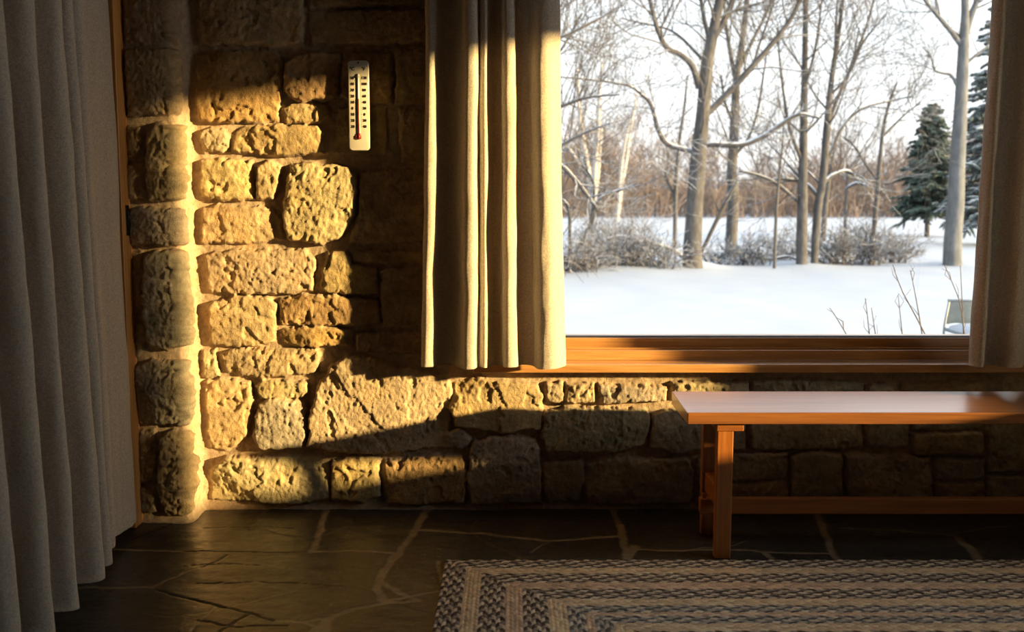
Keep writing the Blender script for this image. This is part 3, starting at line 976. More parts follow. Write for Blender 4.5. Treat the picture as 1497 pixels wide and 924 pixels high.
def build_rug():
    x0, y1 = at_z(650, 822, 0).x, at_z(650, 822, 0).y
    x1, y0 = 2.28, -2.75
    x = np.arange(x0, x1, .0036)
    y = np.concatenate([np.arange(y0, -1.30, .011), np.arange(-1.30, y1, .0036)])
    X, Y = np.meshgrid(x, y, indexing='ij')
    dl, dr, dt, db = X - x0, x1 - X, y1 - Y, Y - y0
    d = np.minimum(np.minimum(dl, dr), np.minimum(dt, db))
    horiz = np.minimum(dt, db) <= np.minimum(dl, dr)
    along = np.where(horiz, X, Y) + .0015 * fbm(X * 8, Y * 8, 4, 2)
    d = d + .0016 * fbm(X * 9, Y * 9, 8, 2)
    row_w = .0235
    seq = 'DDDTTDDDPPDDDTTBBPBBTTDBDTTDDDPPBBDTTDBBTTDDPPDDTTBBDDTTDD'
    r = np.clip(np.floor(d / row_w).astype(int), 0, len(seq) - 1)
    v = d / row_w - np.floor(d / row_w) - .5
    pitch = .0235
    side = v > 0
    ph = along / pitch + np.abs(v) * 1.15 + np.where(side, 0.0, .5) + r * .37
    ip = np.floor(ph).astype(int); fp = ph - ip
    lobe = np.sqrt(np.clip(np.sin(np.pi * fp), 0, 1))
    prof = np.sqrt(np.clip(1 - (2 * np.abs(np.abs(v) - .25) / .56) ** 2, 0, 1))
    H = .0035 + .0075 * prof * (.35 + .65 * lobe) + .0006 * perlin(X * 400, Y * 400, 3)
    edge = np.minimum(np.minimum(dl, dr), np.minimum(dt, db))
    H = np.where(edge < .003, -.001, H)
    strand = (ip * 2 + side + r * 7)
    k3 = strand % 3
    hsh = hash2(strand, r * 31, 5)
    pal = {'D': [(.10, .075, .060), (.30, .255, .225), (.78, .66, .51)],
           'B': [(.13, .13, .135), (.36, .34, .31), (.70, .62, .51)],
           'T': [(.80, .62, .42), (.74, .55, .36), (.84, .67, .47)],
           'P': [(.74, .54, .40), (.80, .62, .44), (.68, .48, .35)]}
    col = np.zeros(X.shape + (3,))
    for ch, cs in pal.items():
        m = np.isin(r, [i for i, q in enumerate(seq) if q == ch])
        cs = np.array(cs)
        col[m] = cs[k3[m]]
    col *= (.75 + .5 * hsh)[..., None]
    V = np.stack([X, Y, H], -1).reshape(-1, 3)
    t = NT('braided_wool')
    n = t.noise(900, 2, .6, t.coord())
    t.set(Base_Color=t.mix(.5, t.attr(), t.ramp(n.outputs['Fac'], [(.3, (.6, .6, .6)), (.7, (1.25, 1.25, 1.25))]), 'MULTIPLY'), Roughness=.95, Specular_IOR_Level=.1,
          Normal=t.bump(n.outputs['Fac'], .5, .002))
    o = mesh_np('braided_rug', V, grid_faces(len(x), len(y)), t.m, tint=np.clip(col.reshape(-1, 3), .01, .9))
    tag(o, 'rectangular braided rug in brown, grey and tan bands on the slate floor', 'rug')


build_rug()

# ------------------------------------------------------------------ outdoors
GZ = -0.35


class TB:
    """many tubes at once, batched by point count"""
    def __init__(s): s.t = {}

    def add(s, pts, rad, sides=4):
        s.t.setdefault((len(pts), sides), []).append((pts, rad))

    def build(s, name, mat, parent=None):
        Vs, Fs, off = [], [], 0
        for (n, k), L in s.t.items():
            P = np.array([[tuple(p) for p in a] for a, _ in L], float); Rr = np.array([b for _, b in L], float)
            T = np.gradient(P, axis=1); T /= np.linalg.norm(T, axis=2, keepdims=True) + 1e-9
            mt = T.mean(1)
            ref = np.where(np.abs(mt[:, 2:3]) < .8, np.array([[0, 0, 1.0]]), np.array([[1.0, .2, 0]]))[:, None, :]
            U = np.cross(T, np.broadcast_to(ref, T.shape)); U /= np.linalg.norm(U, axis=2, keepdims=True) + 1e-9
            Wv = np.cross(T, U)
            a = np.arange(k) * 2 * PI / k
            ring = P[:, :, None, :] + Rr[:, :, None, None] * (U[:, :, None, :] * np.cos(a)[None, None, :, None] + Wv[:, :, None, :] * np.sin(a)[None, None, :, None])
            m = len(L)
            idx = np.arange(m * n * k).reshape(m, n, k) + off
            nx = np.roll(idx, -1, axis=2)
            f = np.stack([idx[:, :-1], nx[:, :-1], nx[:, 1:], idx[:, 1:]], -1).reshape(-1, 4)
            Vs.append(ring.reshape(-1, 3)); Fs.append(f); off += m * n * k
        return mesh_np(name, np.concatenate(Vs), np.concatenate(Fs), mat, parent)


def grow(tb, rng, p, d, L, r, lvl, spread=.75, up=.12, kids=(4, 5, 4), n=5, minr=.004, wob=.16, sides=(6, 5, 3, 3)):
    pts = [p]; q = p; dd = d.normalized()
    dirs = [dd]
    for i in range(n - 1):
        dd = (dd + Vector((rng.gauss(0, wob), rng.gauss(0, wob), rng.gauss(0, wob) + up * .5))).normalized()
        q = q + dd * (L / (n - 1)); pts.append(q); dirs.append(dd)
    rad = [max(minr, r * (1 - .72 * i / (n - 1))) for i in range(n)]
    tb.add(pts, rad, sides[min(len(sides) - 1, max(0, 3 - lvl))])
    if lvl <= 0: return
    for c in range(kids[max(0, len(kids) - lvl)] if lvl <= len(kids) else kids[0]):
        t = rng.uniform(.25, 1.0) * (n - 1); i = min(n - 2, int(t)); fr = t - i
        bp = pts[i].lerp(pts[i + 1], fr); bd = dirs[i + 1]
        ax = Vector((rng.gauss(0, 1), rng.gauss(0, 1), rng.gauss(0, 1)))
        ax = (ax - bd * ax.dot(bd)).normalized()
        nd = (bd * math.cos(spread) + ax * math.sin(spread) + Vector((0, 0, up))).normalized()
        grow(tb, rng, bp, nd, L * rng.uniform(.42, .66), max(minr, rad[i] * .55), lvl - 1, spread, up, kids, n, minr, wob, sides)


def limb_pts(line, Y, slope=0.0, rng=None):
    out, rad = [], []
    x0, y0 = line[0][:2]
    for x, y, w in line:
        yy = Y + slope * px_size(math.hypot(x - x0, y - y0), Y)
        out.append(at(x, y, yy)); rad.append(px_size(w, yy) / 2)
    # smooth
    P = catmull([tuple(p) for p in out], 4)
    Rr = np.interp(np.linspace(0, len(rad) - 1, len(P)), range(len(rad)), rad)
    return [Vector(p) for p in P], list(Rr)


def traced_tree(name, base, Y, trunk, limbs, seed, label, bark='bark_grey', limbmat=None, twigs=14, tw_len=1.5, group=None, cat='tree', tw_r=.35, up=.12, ground=True):
    rng = random.Random(seed)
    root = empty(name, (base.x, Y, GZ)); tag(root, label, cat, group)
    pts, rad = limb_pts(trunk, Y)
    if ground:
        b0 = Vector((pts[0].x, pts[0].y, GZ - .1)); pts = [b0] + pts; rad = [rad[0] * 1.25] + rad
    tb = TB(); tb.add(pts, rad, 12)
    trunk_o = rel(tb.build('trunk', M[bark]), root)
    allb = [(pts, rad, max(2, twigs // 2), trunk_o)]
    for i, line in enumerate(limbs):
        lp, lr = limb_pts(line, Y, rng.uniform(-.35, .35))
        tb = TB(); tb.add(lp, lr, 8)
        lo = rel(tb.build('limb', M[limbmat or bark]), root)
        allb.append((lp, lr, twigs, lo))
    for lp, lr, cnt, owner in allb:
        tw = TB()
        for k in range(cnt):
            i = rng.randrange(max(1, len(lp) // 3), len(lp) - 1)
            if lp[i].z < GZ + 1.0 and cnt > 3: continue
            bd = (lp[i + 1] - lp[i]).normalized()
            ax = Vector((rng.gauss(0, 1), rng.gauss(0, .8), rng.gauss(0, 1))); ax = (ax - bd * ax.dot(bd)).normalized()
            nd = bd * .55 + ax * .8 + Vector((0, 0, .15))
            grow(tw, rng, lp[i], nd, tw_len * rng.uniform(.5, 1.2), max(.009, min(.03, lr[i] * tw_r)), 2, .7, up, (4, 3), 5, .0038, .14)
        if tw.t:
            o = tw.build('twigs', M['twig']); o.parent = owner
    return root


def gy(px, py):
    return at_z(px, py, GZ)


# ground of snow
def build_snow():
    x = np.concatenate([np.arange(-60, -8, 4.0), np.arange(-8, 24, .22), np.arange(24, 130, 4.0)])
    y = np.concatenate([np.arange(.34, 32, .22), np.arange(32, 240, 4.0)])
    X, Y = np.meshgrid(x, y, indexing='ij')
    H = GZ + .05 * fbm(X * .22, Y * .16, 21, 3) * sstep(1, 6, Y) + .012 * fbm(X * 1.1, Y * .8, 22, 2) - .05 * sstep(30, 60, Y)
    for px, py, hh, w in ((1004, 392, .20, .7), (1172, 390, .08, .7), (1392, 388, .10, .6), (900, 396, .16, 1.6)):
        p = gy(px, py)
        H += hh * np.exp(-((X - p.x) ** 2 + (Y - p.y) ** 2) / (w * w))
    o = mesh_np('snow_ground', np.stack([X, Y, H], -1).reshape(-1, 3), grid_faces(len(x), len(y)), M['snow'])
    tag(o, 'snow covered field', kind='structure')


build_snow()
o = bpy.data.objects['snow_ground']

# --- big trees nearest the window
g = gy(1013, 396)
traced_tree('bare_tree', g, g.y, [(1013,397,30),(1012,370,28),(1014,330,25),(1017,280,24),(1020,240,23),(1022,215,22),(1026,180,20),(1029,150,19),(1031,120,19),(1034,90,18),(1040,60,16),(1046,30,14),(1052,0,13),(1060,-60,11),(1070,-140,8),(1076,-240,4)],
    [[(1022,128,11),(1012,97,9),(995,80,8),(975,70,8),(962,45,7),(955,20,6),(948,-10,6),(940,-60,4),(930,-120,2)],
     [(1028,88,5),(1000,59,4),(977,43,3),(940,34,2.5),(909,27,2)],
     [(1040,62,9),(1056,35,9),(1068,10,8),(1078,-30,6),(1090,-90,4),(1100,-150,2)],
     [(1037,60,7),(1028,20,6),(1022,-20,5),(1012,-90,3)],
     [(1027,172,11),(1050,150,10),(1070,130,9),(1090,108,9),(1115,80,8),(1140,50,7),(1160,20,6),(1175,-15,5),(1200,-70,3)],
     [(1100,98,4),(1112,60,3.5),(1126,20,3),(1138,-20,2)]],
    1, 'largest bare tree with a thick forked trunk on a snow mound', 'bark_grey', None, 20, 1.7)
# snow laden low limbs belong to the same tree: added as parts
root = bpy.data.objects['bare_tree']
rng_ = random.Random(4)
for line in ([(1016,222,8),(1000,218,8),(975,210,8),(962,190,7),(957,170,6),(950,150,6),(940,140,5),(925,128,4),(905,122,3.5),(860,116,3),(812,112,2.5)],
             [(1018,217,5),(1040,211,8),(1065,212,9),(1090,210,8),(1120,197,8),(1145,180,7),(1168,167,6),(1196,172,4)]):
    lp, lr = limb_pts(line, g.y, -.12)
    tb = TB(); tb.add(lp, lr, 8)
    lo = rel(tb.build('limb', M['bark_snowy']), root)
    lowtw = TB()
    for k in range(16):
        i = rng_.randrange(4, len(lp) - 1)
        grow(lowtw, rng_, lp[i], Vector((rng_.gauss(0, 1), rng_.gauss(0, 1), rng_.uniform(-.2, 1))), rng_.uniform(.5, 1.3), .012, 2, .7, .1, (4, 4), 5, .0045, .15)
    o = lowtw.build('twigs', M['brush']); o.parent = lo

g = gy(1068, 374)
traced_tree('bare_tree', g, g.y, [(1068,374,17),(1070,330,17),(1072,290,16),(1070,250,15),(1073,200,14),(1075,150,12),(1077,110,10),(1085,60,8),(1092,0,7),(1098,-60,5),(1104,-140,2)],
    [[(1076,118,7),(1068,80,6),(1062,40,5),(1058,0,4),(1052,-60,2)], [(1078,105,6),(1100,60,5),(1125,10,4),(1145,-40,2)], [(1072,230,5),(1095,200,4),(1108,160,4),(1116,110,3),(1122,70,2)], [(1072,180,5),(1060,150,4),(1054,110,3)]],
    2, 'slimmer bare tree standing just behind the thick forked tree', 'bark_grey', None, 16, 1.8)
g = gy(1392, 390)
traced_tree('bare_tree', g, g.y, [(1392,391,27),(1393,350,25),(1397,300,24),(1399,250,22),(1402,200,20),(1405,150,18),(1407,110,17),(1409,62,15),(1411,20,11),(1410,-30,10),(1406,-100,7),(1400,-200,3)],
    [[(1405,66,8),(1392,48,7),(1375,28,6),(1355,4,5),(1340,-20,4),(1320,-60,2)], [(1410,60,9),(1420,22,9),(1432,-10,8),(1445,-70,5),(1455,-150,2)],
     [(1401,128,5),(1390,110,4.5),(1378,107,4),(1366,102,3),(1362,85,2.5),(1350,70,2)], [(1410,95,5),(1430,78,4),(1448,66,3),(1475,58,2)]],
    3, 'pale grey single trunk tree standing alone in the snow at the right', 'bark_cool', None, 9, 1.5)
g = gy(1172, 391)
traced_tree('bare_tree', g, g.y, [(1172,392,17),(1172,350,16),(1173,300,15),(1174,250,13),(1175,180,11),(1176,120,9),(1177,60,8),(1178,0,7),(1179,-60,5),(1181,-150,2)],
    [[(1174,240,6),(1155,190,5),(1146,140,4),(1140,90,3),(1136,40,2)], [(1176,130,5),(1190,80,4),(1198,30,3),(1204,-30,2)], [(1173,300,5),(1150,280,5),(1130,265,5),(1105,255,4),(1080,250,3)]],
    4, 'straight dark trunk tree, left of the pair in mid window', 'bark_grey', None, 14, 1.5)
g = gy(1190, 392)
traced_tree('bare_tree', g, g.y + .4, [(1190,393,10),(1192,350,11),(1196,300,12),(1203,260,11),(1208,200,11),(1212,150,9),(1218,100,7),(1226,50,6),(1232,0,5),(1240,-70,2)],
    [[(1209,185,6),(1232,125,5),(1255,70,4),(1272,20,3),(1284,-30,2)], [(1211,155,5),(1220,90,4),(1222,40,4),(1224,0,3)], [(1205,245,5),(1232,185,5),(1262,158,4),(1300,148,3),(1335,140,2)],
     [(1202,268,7),(1218,256,7),(1238,250,6),(1250,258,4)], [(1198,290,6),(1178,268,6),(1150,262,5),(1128,262,4)], [(1208,200,5),(1222,150,4),(1246,90,3),(1256,40,2)], [(1213,140,4),(1240,110,3.5),(1262,62,3),(1296,20,2)]],
    5, 'spreading multi-branched tree with fan of upright boughs, right of the straight dark trunk', 'bark_snowy', 'bark_snowy', 12, 1.6)
# --- saplings and thinner trees
for nm, tr, lim, sd, lab, bk, twn, twl in [
 ('sapling', [(1132,393,4.5),(1134,330,4.5),(1137,280,4),(1142,230,3),(1146,180,2)], [], 11, 'thin straight sapling left of the straight dark trunk tree', 'bark_grey', 12, .8),
 ('bare_tree', [(1274,386,8),(1277,340,7),(1281,300,7),(1286,240,6),(1291,190,5),(1300,150,4),(1312,120,2)], [[(1284,265,4),(1262,235,3),(1250,215,3),(1232,200,2)], [(1290,200,4),(1320,170,3),(1345,150,2)]], 12, 'slender leaning tree rising out of the right hand shrubs', 'bark_grey', 12, 1.2),
 ('sapling', [(1203,352,9),(1205,320,8),(1208,290,7),(1214,250,5),(1222,210,3)], [], 13, 'short dark sapling close behind the multi-branched tree', 'bark_grey', 12, 1.0),
 ('sapling', [(1235,357,5),(1236,310,5),(1238,275,4),(1240,240,2)], [[(1237,275,4),(1252,268,6),(1270,272,4)]], 14, 'small snow capped sapling between the multi-branched and slender leaning trees', 'bark_snowy', 10, .8),
 ('sapling', [(986,365,6),(987,320,6),(989,254,6),(994,200,5),(1000,160,4),(1005,110,2)], [[(988,290,5),(978,270,5),(972,252,4)]], 15, 'slim sapling close left of the thick forked trunk', 'bark_grey', 14, 1.1),
 ('leaning_branch', [(1020,380,5),(1032,355,6),(1044,330,6),(1056,306,6),(1068,282,5),(1078,262,3)], [], 16, 'snow dusted leaning stem propped between the two large trees', 'bark_snowy', 6, .7),
 ('sapling', [(836,384,6),(850,355,6),(864,327,6),(877,291,6),(909,277,4),(930,268,2)], [[(862,330,4),(868,290,4),(866,262,4),(850,240,3)]], 17, 'crooked snow laden sapling leaning right beside the white birch clump', 'bark_snowy', 14, 1.0),
 ('sapling', [(833,388,6),(833,345,5),(832,308,5),(822,292,4),(800,285,2)], [], 18, 'short crooked sapling at the left edge of the view beside the curtain', 'bark_snowy', 12, 1.0)]:
    g = gy(tr[0][0], tr[0][1])
    traced_tree(nm, g, g.y, tr, lim, sd, lab, bk, None, twn, twl, None, 'branch' if nm == 'leaning_branch' else ('tree' if nm == 'bare_tree' else 'sapling'))
# tree just left of the visible pane whose branches reach in
g = gy(780, 400)
traced_tree('bare_tree', g, g.y - 1.5, [(772,410,20),(774,300,18),(770,200,16),(772,100,13),(778,0,10),(785,-100,6)],
    [[(772,190,7),(800,165,6),(830,152,5),(862,142,4),(905,138,3)], [(774,80,7),(800,62,6),(830,50,5),(870,30,4),(905,10,2)], [(773,120,6),(800,95,5),(822,70,4),(850,20,3)], [(774,270,8),(812,240,7),(840,262,6),(866,296,5),(872,305,3)], [(774,235,5),(815,215,5),(850,196,4),(890,180,2)]],
    21, 'tree hidden behind the sunlit curtain whose snowy branches reach into view', 'bark_grey', 'bark_snowy', 18, 1.6)
# birches
g = gy(866, 352)
traced_tree('birch_tree', g, g.y, [(866,352,9),(867,320,10),(866,290,9),(860,250,8),(854,215,7),(849,180,6),(846,145,5),(844,100,3)],
    [[(867,310,8),(869,260,8),(872,210,8),(875,170,7),(877,130,5),(880,90,3)], [(868,300,7),(874,255,6),(877,215,5),(880,180,4)], [(862,262,4),(845,235,3),(830,215,3),(818,208,2)]],
    31, 'clump of white birch trunks at the left of the view', 'bark_birch', None, 9, 1.6)
g = gy(903, 321)
traced_tree('birch_tree', g, g.y - 6, [(902,322,6),(905,300,6),(909,270,6),(915,235,6),(921,195,5),(926,165,4),(931,135,2)],
    [[(904,305,5),(906,270,5),(910,230,5),(916,195,4),(922,170,2)]], 32, 'pair of slanting white birch stems farther back, left of the thick tree', 'bark_birch', None, 5, 2.5)


# --- shrubs of the undergrowth: arching stems with snow
def shrub(name, px, py, wpx, hpx, n, seed, label, mat='brush', arch=.5, dy=0):
    rng = random.Random(seed)
    g = gy(px, py); Y = g.y + dy
    w = px_size(wpx, Y) / 2; h = px_size(hpx, Y)
    root = empty(name, (g.x, Y, GZ)); tag(root, label, 'shrub', 'snowy shrubs along the edge of the snow field')
    st = TB(); tw = TB()
    for k in range(n):
        p = Vector((g.x + rng.uniform(-.75, .75) * w, Y + rng.uniform(-.5, .5) * w, GZ - .05))
        d = Vector((rng.gauss(0, .55), rng.gauss(0, .45), 1)).normalized()
        hh = h * rng.uniform(.55, 1.15)
        pts, q = [p], p
        for i in range(6):
            d = (d + Vector((rng.gauss(0, .16) + d.x * arch * .25, rng.gauss(0, .16), -arch * .16 * i + .05))).normalized()
            q = q + d * hh / 5; pts.append(q)
        r0 = rng.uniform(.007, .016)
        st.add(pts, [r0 * (1 - .11 * i) for i in range(7)], 4)
        for c in range(5):
            i = rng.randrange(1, 6)
            grow(tw, rng, pts[i], Vector((rng.gauss(0, .8), rng.gauss(0, .8), rng.uniform(0, 1))), hh * rng.uniform(.2, .5), .006, 1, .7, .05, (4,), 4, .004, .2)
    rel(st.build('stems', M[mat]), root); rel(tw.build('twigs', M[mat]), root)


SH = [(845, 402, 70, 62, 50, 'low tangled shrub by the curtain at the far left of the snow field'),
      (892, 398, 90, 62, 70, 'wide tangled shrub under the white birches'),
      (950, 398, 80, 64, 60, 'tangled shrub against the left foot of the thick forked tree'),
      (905, 362, 120, 62, 60, 'grey shrub farther back behind the tangled undergrowth at left'),
      (1050, 388, 40, 40, 26, 'sparse shrub between the thick forked tree and thin sapling'),
      (1100, 388, 70, 48, 34, 'sparse snowy shrub in the gap at mid window'),
      (1150, 380, 50, 60, 34, 'thin shrub behind the straight dark trunk'),
      (1222, 388, 60, 60, 50, 'dense shrub at the foot of the multi-branched tree'),
      (1262, 386, 60, 66, 55, 'dense shrub around the slender leaning tree'),
      (1303, 384, 50, 52, 45, 'rounded brown shrub at the right end of the undergrowth')]
for i, (px, py, w, h, n, lab) in enumerate(SH):
    shrub('shrub', px, py, w, h, n, 60 + i, lab)

# fallen, snow topped boughs
for sd, Yo, line, lab in [(1, 0, [(835,394,3),(850,372,4),(875,355,5),(905,346,6),(930,352,5),(948,366,4),(958,392,3)], 'arched snow topped bough bent over in the undergrowth at left'),
                          (2, .5, [(930,352,4),(955,356,5),(985,366,6),(1000,378,5)], 'fallen bough leaning towards the thick forked trunk'),
                          (3, 0, [(1080,381,6),(1100,376,7),(1125,379,6),(1150,375,4),(1164,379,3)], 'fallen log lying in the snow between the two middle trees')]:
    g = gy(line[0][0], 394 if sd < 3 else 382)
    root = empty('fallen_branch', (g.x, g.y + Yo, GZ)); tag(root, lab, 'branch')
    lp, lr = limb_pts(line, g.y + Yo)
    lp[0] = Vector((lp[0].x, lp[0].y, GZ - .03)) if sd != 2 else lp[0]
    tb = TB(); tb.add(lp, lr, 8); rel(tb.build('bough', M['bark_snowy']), root)
    rr = random.Random(sd); tw = TB()
    for k in range(10):
        i = rr.randrange(2, len(lp) - 1)
        grow(tw, rr, lp[i], Vector((rr.gauss(0, 1), rr.gauss(0, .8), rr.uniform(-.3, 1))), rr.uniform(.3, .7), .008, 1, .7, .05, (4,), 4, .004, .2)
    rel(tw.build('twigs', M['brush']), root)


# --- conifers
def conifer(px, base_py, top_py, wpx, Y, seed, label, low=.08, taper=.7, mat='needles'):
    rng = random.Random(seed)
    b_ = at(px, base_py, Y); tp = at(px, top_py, Y)
    h = tp.z - GZ; w = px_size(wpx, Y) / 2
    root = empty('conifer_tree', (b_.x, Y, GZ)); tag(root, label, 'tree')
    tb = TB(); tb.add([Vector((b_.x, Y, GZ - .1)), Vector((b_.x, Y, GZ + h * .5)), Vector((b_.x, Y, GZ + h))], [h * .02, h * .013, .01], 8)
    rel(tb.build('trunk', M['bark_grey']), root)
    nd = TB()
    z0 = low * h
    for i in range(330):
        f = rng.random() ** 1.25; zz = GZ + z0 + (h - z0) * f
        a = rng.uniform(0, 2 * PI); L = w * (1 - f) ** taper * rng.uniform(.55, 1.2) + .15
        d = Vector((math.cos(a), math.sin(a), rng.uniform(-.15, .35))); p = Vector((b_.x, Y, zz)); pts = [p]
        for s_ in range(4):
            d = (d + Vector((rng.gauss(0, .14), rng.gauss(0, .14), -.10))).normalized(); pts.append(pts[-1] + d * L / 4)
        nd.add(pts, [.02, .03, .035, .03, .012], 4)
        for c in range(16):
            ii = rng.randrange(1, 4); q = pts[ii].lerp(pts[ii + 1], rng.random())
            sd_ = d.cross(Vector((0, 0, 1))).normalized() * rng.choice((-1, 1))
            dd = (sd_ + d * .8 + Vector((rng.gauss(0, .3), rng.gauss(0, .3), rng.uniform(-.6, .4)))).normalized()
            l2 = L * rng.uniform(.15, .36)
            nd.add([q, q + dd * l2 * .5, q + dd * l2 + Vector((0, 0, -.03 * l2))], [.03, .055, .012], 4)
    rel(nd.build('needles', M[mat]), root)


conifer(1356, 320, 152, 78, 38, 1, 'dark green conifer left of the pale lone trunk', .20, .5)
conifer(1446, 330, -10, 110, 30, 2, 'tall blue-green conifer behind the right hand curtain edge', .10, .6, 'needles_frosted')

# --- distant woodland
far_mesh = []
for k in range(7):
    rng = random.Random(300 + k)
    tb = TB(); H = rng.uniform(9, 12.5)
    p = Vector((0, 0, -.2)); d = Vector((rng.gauss(0, .05), rng.gauss(0, .05), 1))
    pts = [p]; q = p
    for i in range(7):
        d = (d + Vector((rng.gauss(0, .07), rng.gauss(0, .07), .15))).normalized(); q = q + d * H * .8 / 7; pts.append(q)
    r0 = rng.uniform(.10, .19)
    tb.add(pts, [r0 * (1 - .11 * i) for i in range(8)], 6)
    for c in range(26):
        i = rng.randrange(2, 8); a = rng.uniform(0, 2 * PI)
        grow(tb, rng, pts[i], Vector((math.cos(a) * .8, math.sin(a) * .8, rng.uniform(.4, 1.2))), H * rng.uniform(.16, .32), .05, 2, .65, .12, (5, 4), 5, .016, .12, (5, 4, 3, 3))
    far_mesh.append(tb.build('far_tree', M['far_bark']).data)
    bpy.data.objects.remove(bpy.data.objects['far_tree'])
rng = random.Random(77)
nfar = 0
for row, (yy, cnt) in enumerate(((92, 40), (103, 44), (115, 48), (128, 50))):
    for i in range(cnt):
        xx = -22 + (i + rng.uniform(0, 1)) * 100.0 / cnt
        o = bpy.data.objects.new('bare_tree', far_mesh[rng.randrange(7)]); C.objects.link(o)
        s = rng.uniform(.60, 1.0) * (.83 + .0015 * (yy - 80)) * (1.0 + .25 * math.sin(xx * .13 + 1))
        o.location = (xx, yy + rng.uniform(-5, 5), GZ - .1); o.rotation_euler = (0, 0, rng.uniform(0, 6.28)); o.scale = (s, s, s)
        tag(o, 'bare brown tree in the hazy distant woodland beyond the snow field', 'tree', 'distant woodland trees beyond the snow field')
        nfar += 1
# brushy edge in front of the woodland, uncountable stems
rng = random.Random(99); tb = TB()
for i in range(8000):
    xx = rng.uniform(-24, 82); yy = rng.uniform(86, 132)
    hh = rng.uniform(1.4, 5.4) * (1 + .3 * math.sin(xx * .21))
    p = Vector((xx, yy, GZ - .1)); d = Vector((rng.gauss(0, .3), rng.gauss(0, .3), 1)).normalized(); pts = [p]
    for s_ in range(3):
        d = (d + Vector((rng.gauss(0, .18), rng.gauss(0, .18), .02))).normalized(); pts.append(pts[-1] + d * hh / 3)
    tb.add(pts, [.035, .03, .024, .012], 3)
    for c in range(3):
        q = pts[1 + c % 2].lerp(pts[2], .5); dd = Vector((rng.gauss(0, 1), rng.gauss(0, 1), rng.uniform(.3, 1.4))).normalized()
        tb.add([q, q + dd * hh * .22, q + dd * hh * .42], [.022, .018, .010], 3)
o = tb.build('brush_thicket', M['far_brush'])
tag(o, 'orange-brown brush thicket along the foot of the distant woodland', 'brush', kind='stuff')

# --- dry stems outside the window
for i, (line, lab) in enumerate([
    ([(1262,535),(1250,512),(1238,490),(1225,468),(1213,450)], 'short dry stem leaning left outside the glass, leftmost of the stems'),
    ([(1277,535),(1274,512),(1271,488),(1268,460),(1265,436)], 'upright dry stem, second from left outside the glass'),
    ([(1288,540),(1283,512),(1280,490),(1277,470),(1274,450)], 'short dry stem just right of the second stem from left'),
    ([(1325,545),(1322,515),(1319,488),(1316,460),(1313,432)], 'straight dry stem in the middle of the dry stems'),
    ([(1380,545),(1366,517),(1353,490),(1335,455),(1320,428),(1311,405),(1305,387)], 'long dry stem slanting up to the left towards the shrubs'),
    ([(1356,545),(1351,510),(1347,482),(1342,452),(1336,420),(1331,395)], 'tall dry stem right of the slanting one'),
    ([(1415,540),(1412,505),(1408,475),(1404,445),(1395,420),(1381,388)], 'bent dry stem in front of the patio chair'),
    ([(1409,540),(1409,505),(1408,470),(1406,430),(1404,388)], 'thin upright stem crossing the patio chair back'),
    ([(1433,540),(1431,490),(1430,450),(1431,410)], 'thin dry stem beside the curtain at right')]):
    Y = 2.2 + .1 * (i % 4)
    rr = random.Random(i)
    P = [at(x, y, Y) for x, y in line]
    g0 = P[0] + (P[0] - P[1]) * ((P[0].z - GZ + .03) / max(.05, (P[1].z - P[0].z)))
    tb = TB(); pp = [g0] + P
    # same point count for every stem: resample
    cc = catmull([tuple(p) for p in pp], 3); idx = np.linspace(0, len(cc) - 1, 12).astype(int)
    pp = [Vector(c) for c in cc[idx]]
    tb.add(pp, [.0058 - .00034 * k for k in range(12)], 5)
    for k in range(3):
        j = rr.randrange(6, 11); dd = (pp[j] - pp[j - 1]).normalized()
        tb.add([pp[j], pp[j] + (dd + Vector((rr.gauss(0, .4), .1, 0))).normalized() * .05, pp[j] + (dd + Vector((rr.gauss(0, .4), .1, .1))).normalized() * .09], [.002, .0016, .001], 4)
    o = tb.build('dry_stem', M['dry'])
    o.location = g0; o.data.transform(__import__('mathutils').Matrix.Translation(-g0))
    tag(o, lab, 'plant stem', 'dry stems outside the picture window')


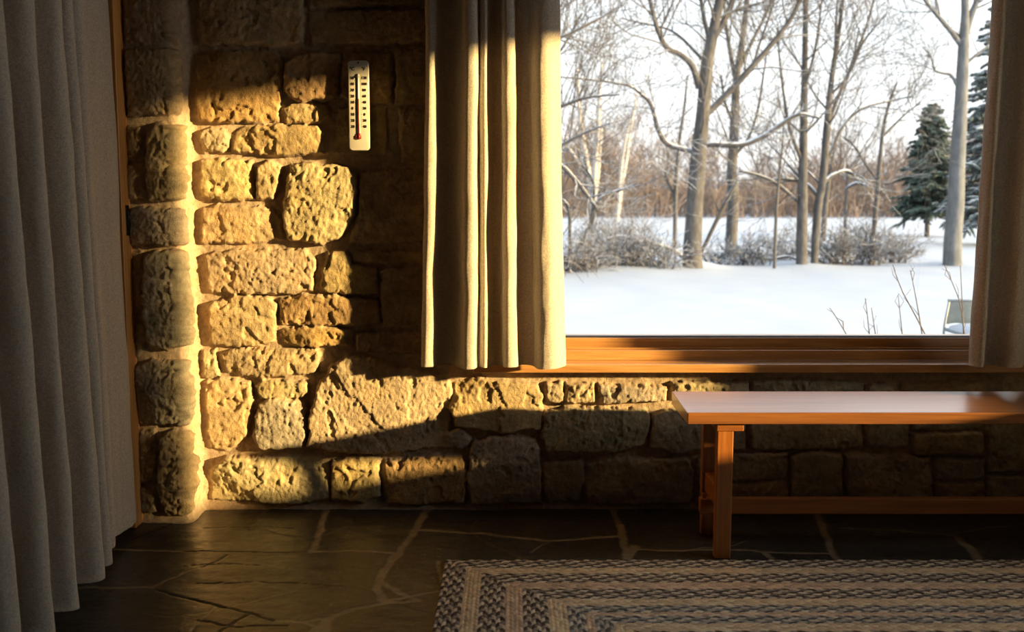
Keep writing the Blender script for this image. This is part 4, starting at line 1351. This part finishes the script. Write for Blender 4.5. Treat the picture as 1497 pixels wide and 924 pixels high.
# --- patio chair outside
def build_chair():
    Y = 4.55
    TLc, BLc = at(1384, 440, Y), at(1390, 474, Y)
    zt, zb = TLc.z, BLc.z; x0 = TLc.x; x1 = x0 + .46
    root = empty('patio_chair', ((x0 + x1) / 2, Y, GZ))
    tag(root, 'grey metal patio chair standing in snow outside, partly hidden by the right curtain', 'chair')
    b = MB()
    n = 16
    V = []
    for i in range(n + 1):
        for j in range(9):
            u, v = i / n, j / 8
            sag = .012 * math.sin(u * 2 * PI * 1.5) * (1 - v)
            V.append((x0 + (x1 - x0) * u + .012 * (1 - v) * (1 - 2 * u), Y - .03 * math.sin(PI * u) - .05 * v, zb + (zt - zb) * v + sag))
    V = np.array(V); V2 = V + np.array([0, .012, 0])
    F = np.concatenate([grid_faces(n + 1, 9), grid_faces(n + 1, 9, off=len(V))[:, ::-1]])
    rel(mesh_np('backrest', np.concatenate([V, V2]), F, M['sling']), root)
    for sx, xx in ((-1, x0 - .008), (1, x1 + .008)):
        b = MB(); b.tube([(xx - sx * .006, Y - .052, zt + .01), (xx, Y + .0, zb), (xx + sx * .012, Y + .03, GZ - .02)], .010, 8)
        rel(b.build('leg', M['grey_metal']), root)
        b = MB(); b.tube([(xx, Y - .42, zb - .02), (xx + sx * .01, Y - .46, GZ - .02)], .010, 8)
        rel(b.build('leg', M['grey_metal']), root)
    b = MB(); b.tube([(x0 - .014, Y - .052, zt + .01), (x0 + .23, Y - .085, zt + .012), (x1 + .014, Y - .052, zt + .01)], .010, 8)
    rel(b.build('top_bar', M['grey_metal']), root)
    b = MB(); b.box(x0 - .01, x1 + .01, Y - .44, Y + .01, zb - .055, zb - .03, .008)
    rel(b.build('seat', M['sling']), root)
    # snow lying on the seat
    xs = np.linspace(x0, x1, 30); ys = np.linspace(Y - .43, Y - .03, 26)
    X, Yy = np.meshgrid(xs, ys, indexing='ij')
    e = np.minimum(np.minimum(X - x0, x1 - X), np.minimum(Yy - ys[0], ys[-1] - Yy))
    Hh = zb - .032 + .05 * np.sqrt(np.clip(e / .07, 0, 1)) + .006 * fbm(X * 8, Yy * 8, 3, 2) * np.clip(e / .05, 0, 1)
    rel(mesh_np('snow_cap', np.stack([X, Yy, Hh], -1).reshape(-1, 3), grid_faces(30, 26), M['snow']), root)


build_chair()

# ------------------------------------------------------------------ light
sd = bpy.data.lights.new('sun', 'SUN')
so = bpy.data.objects.new('sun', sd); C.objects.link(so)
so.location = (12, -6, 6)
so.rotation_euler = SUN.to_track_quat('-Z', 'Y').to_euler()
sd.energy = 17.5; sd.color = (1.0, .67, .26); sd.angle = R(1.4)

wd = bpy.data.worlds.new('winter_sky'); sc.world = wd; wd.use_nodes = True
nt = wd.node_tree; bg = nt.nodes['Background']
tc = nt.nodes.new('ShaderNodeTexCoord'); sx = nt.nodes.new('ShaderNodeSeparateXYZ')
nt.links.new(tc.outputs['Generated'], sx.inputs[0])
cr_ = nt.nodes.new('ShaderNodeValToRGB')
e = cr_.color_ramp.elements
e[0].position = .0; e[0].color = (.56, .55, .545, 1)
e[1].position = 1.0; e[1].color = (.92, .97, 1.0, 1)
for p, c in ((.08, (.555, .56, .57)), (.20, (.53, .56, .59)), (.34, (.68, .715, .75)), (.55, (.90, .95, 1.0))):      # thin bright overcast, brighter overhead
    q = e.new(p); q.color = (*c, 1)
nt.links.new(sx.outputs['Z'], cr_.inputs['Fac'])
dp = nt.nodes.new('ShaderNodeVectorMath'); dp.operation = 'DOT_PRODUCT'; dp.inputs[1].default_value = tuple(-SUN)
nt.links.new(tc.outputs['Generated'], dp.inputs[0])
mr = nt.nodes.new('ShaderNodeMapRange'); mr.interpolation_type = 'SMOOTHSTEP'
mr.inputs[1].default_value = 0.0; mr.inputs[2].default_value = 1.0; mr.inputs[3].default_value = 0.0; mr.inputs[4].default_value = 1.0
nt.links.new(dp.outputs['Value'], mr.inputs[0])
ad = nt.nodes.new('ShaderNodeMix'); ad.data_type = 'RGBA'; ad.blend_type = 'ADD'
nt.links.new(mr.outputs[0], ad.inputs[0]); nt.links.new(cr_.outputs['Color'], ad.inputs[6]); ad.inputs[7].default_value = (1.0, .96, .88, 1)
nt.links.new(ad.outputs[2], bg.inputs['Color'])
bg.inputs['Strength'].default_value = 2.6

# window portals guide sky light sampling
def portal(name, loc, rot, sx_, sy_):
    l = bpy.data.lights.new(name, 'AREA'); l.shape = 'RECTANGLE'; l.size = sx_; l.size_y = sy_
    l.cycles.is_portal = True
    o = bpy.data.objects.new(name, l); C.objects.link(o); o.location = loc; o.rotation_euler = rot
portal('window_portal', ((WX0 + WX1) / 2, .32, (WZ0 + CEIL) / 2), (R(-90), 0, 0), WX1 - WX0, CEIL - WZ0)
portal('side_window_portal', (XR + WT + .01, (FAR_Y + NEAR_Y) / 2, (SZ0 + SZ1) / 2), (0, R(90), 0), SZ1 - SZ0, FAR_Y - NEAR_Y)

vs = sc.view_settings
sc.display_settings.display_device = 'sRGB'
vs.view_transform = 'Standard'; vs.look = 'None'; vs.gamma = 1.0; vs.use_curve_mapping = False
vs.exposure = 0.2
cy = sc.cycles
cy.max_bounces = 10; cy.diffuse_bounces = 6; cy.glossy_bounces = 4; cy.transmission_bounces = 6; cy.transparent_max_bounces = 12
cy.sample_clamp_indirect = 6.0
cy.use_denoising = True
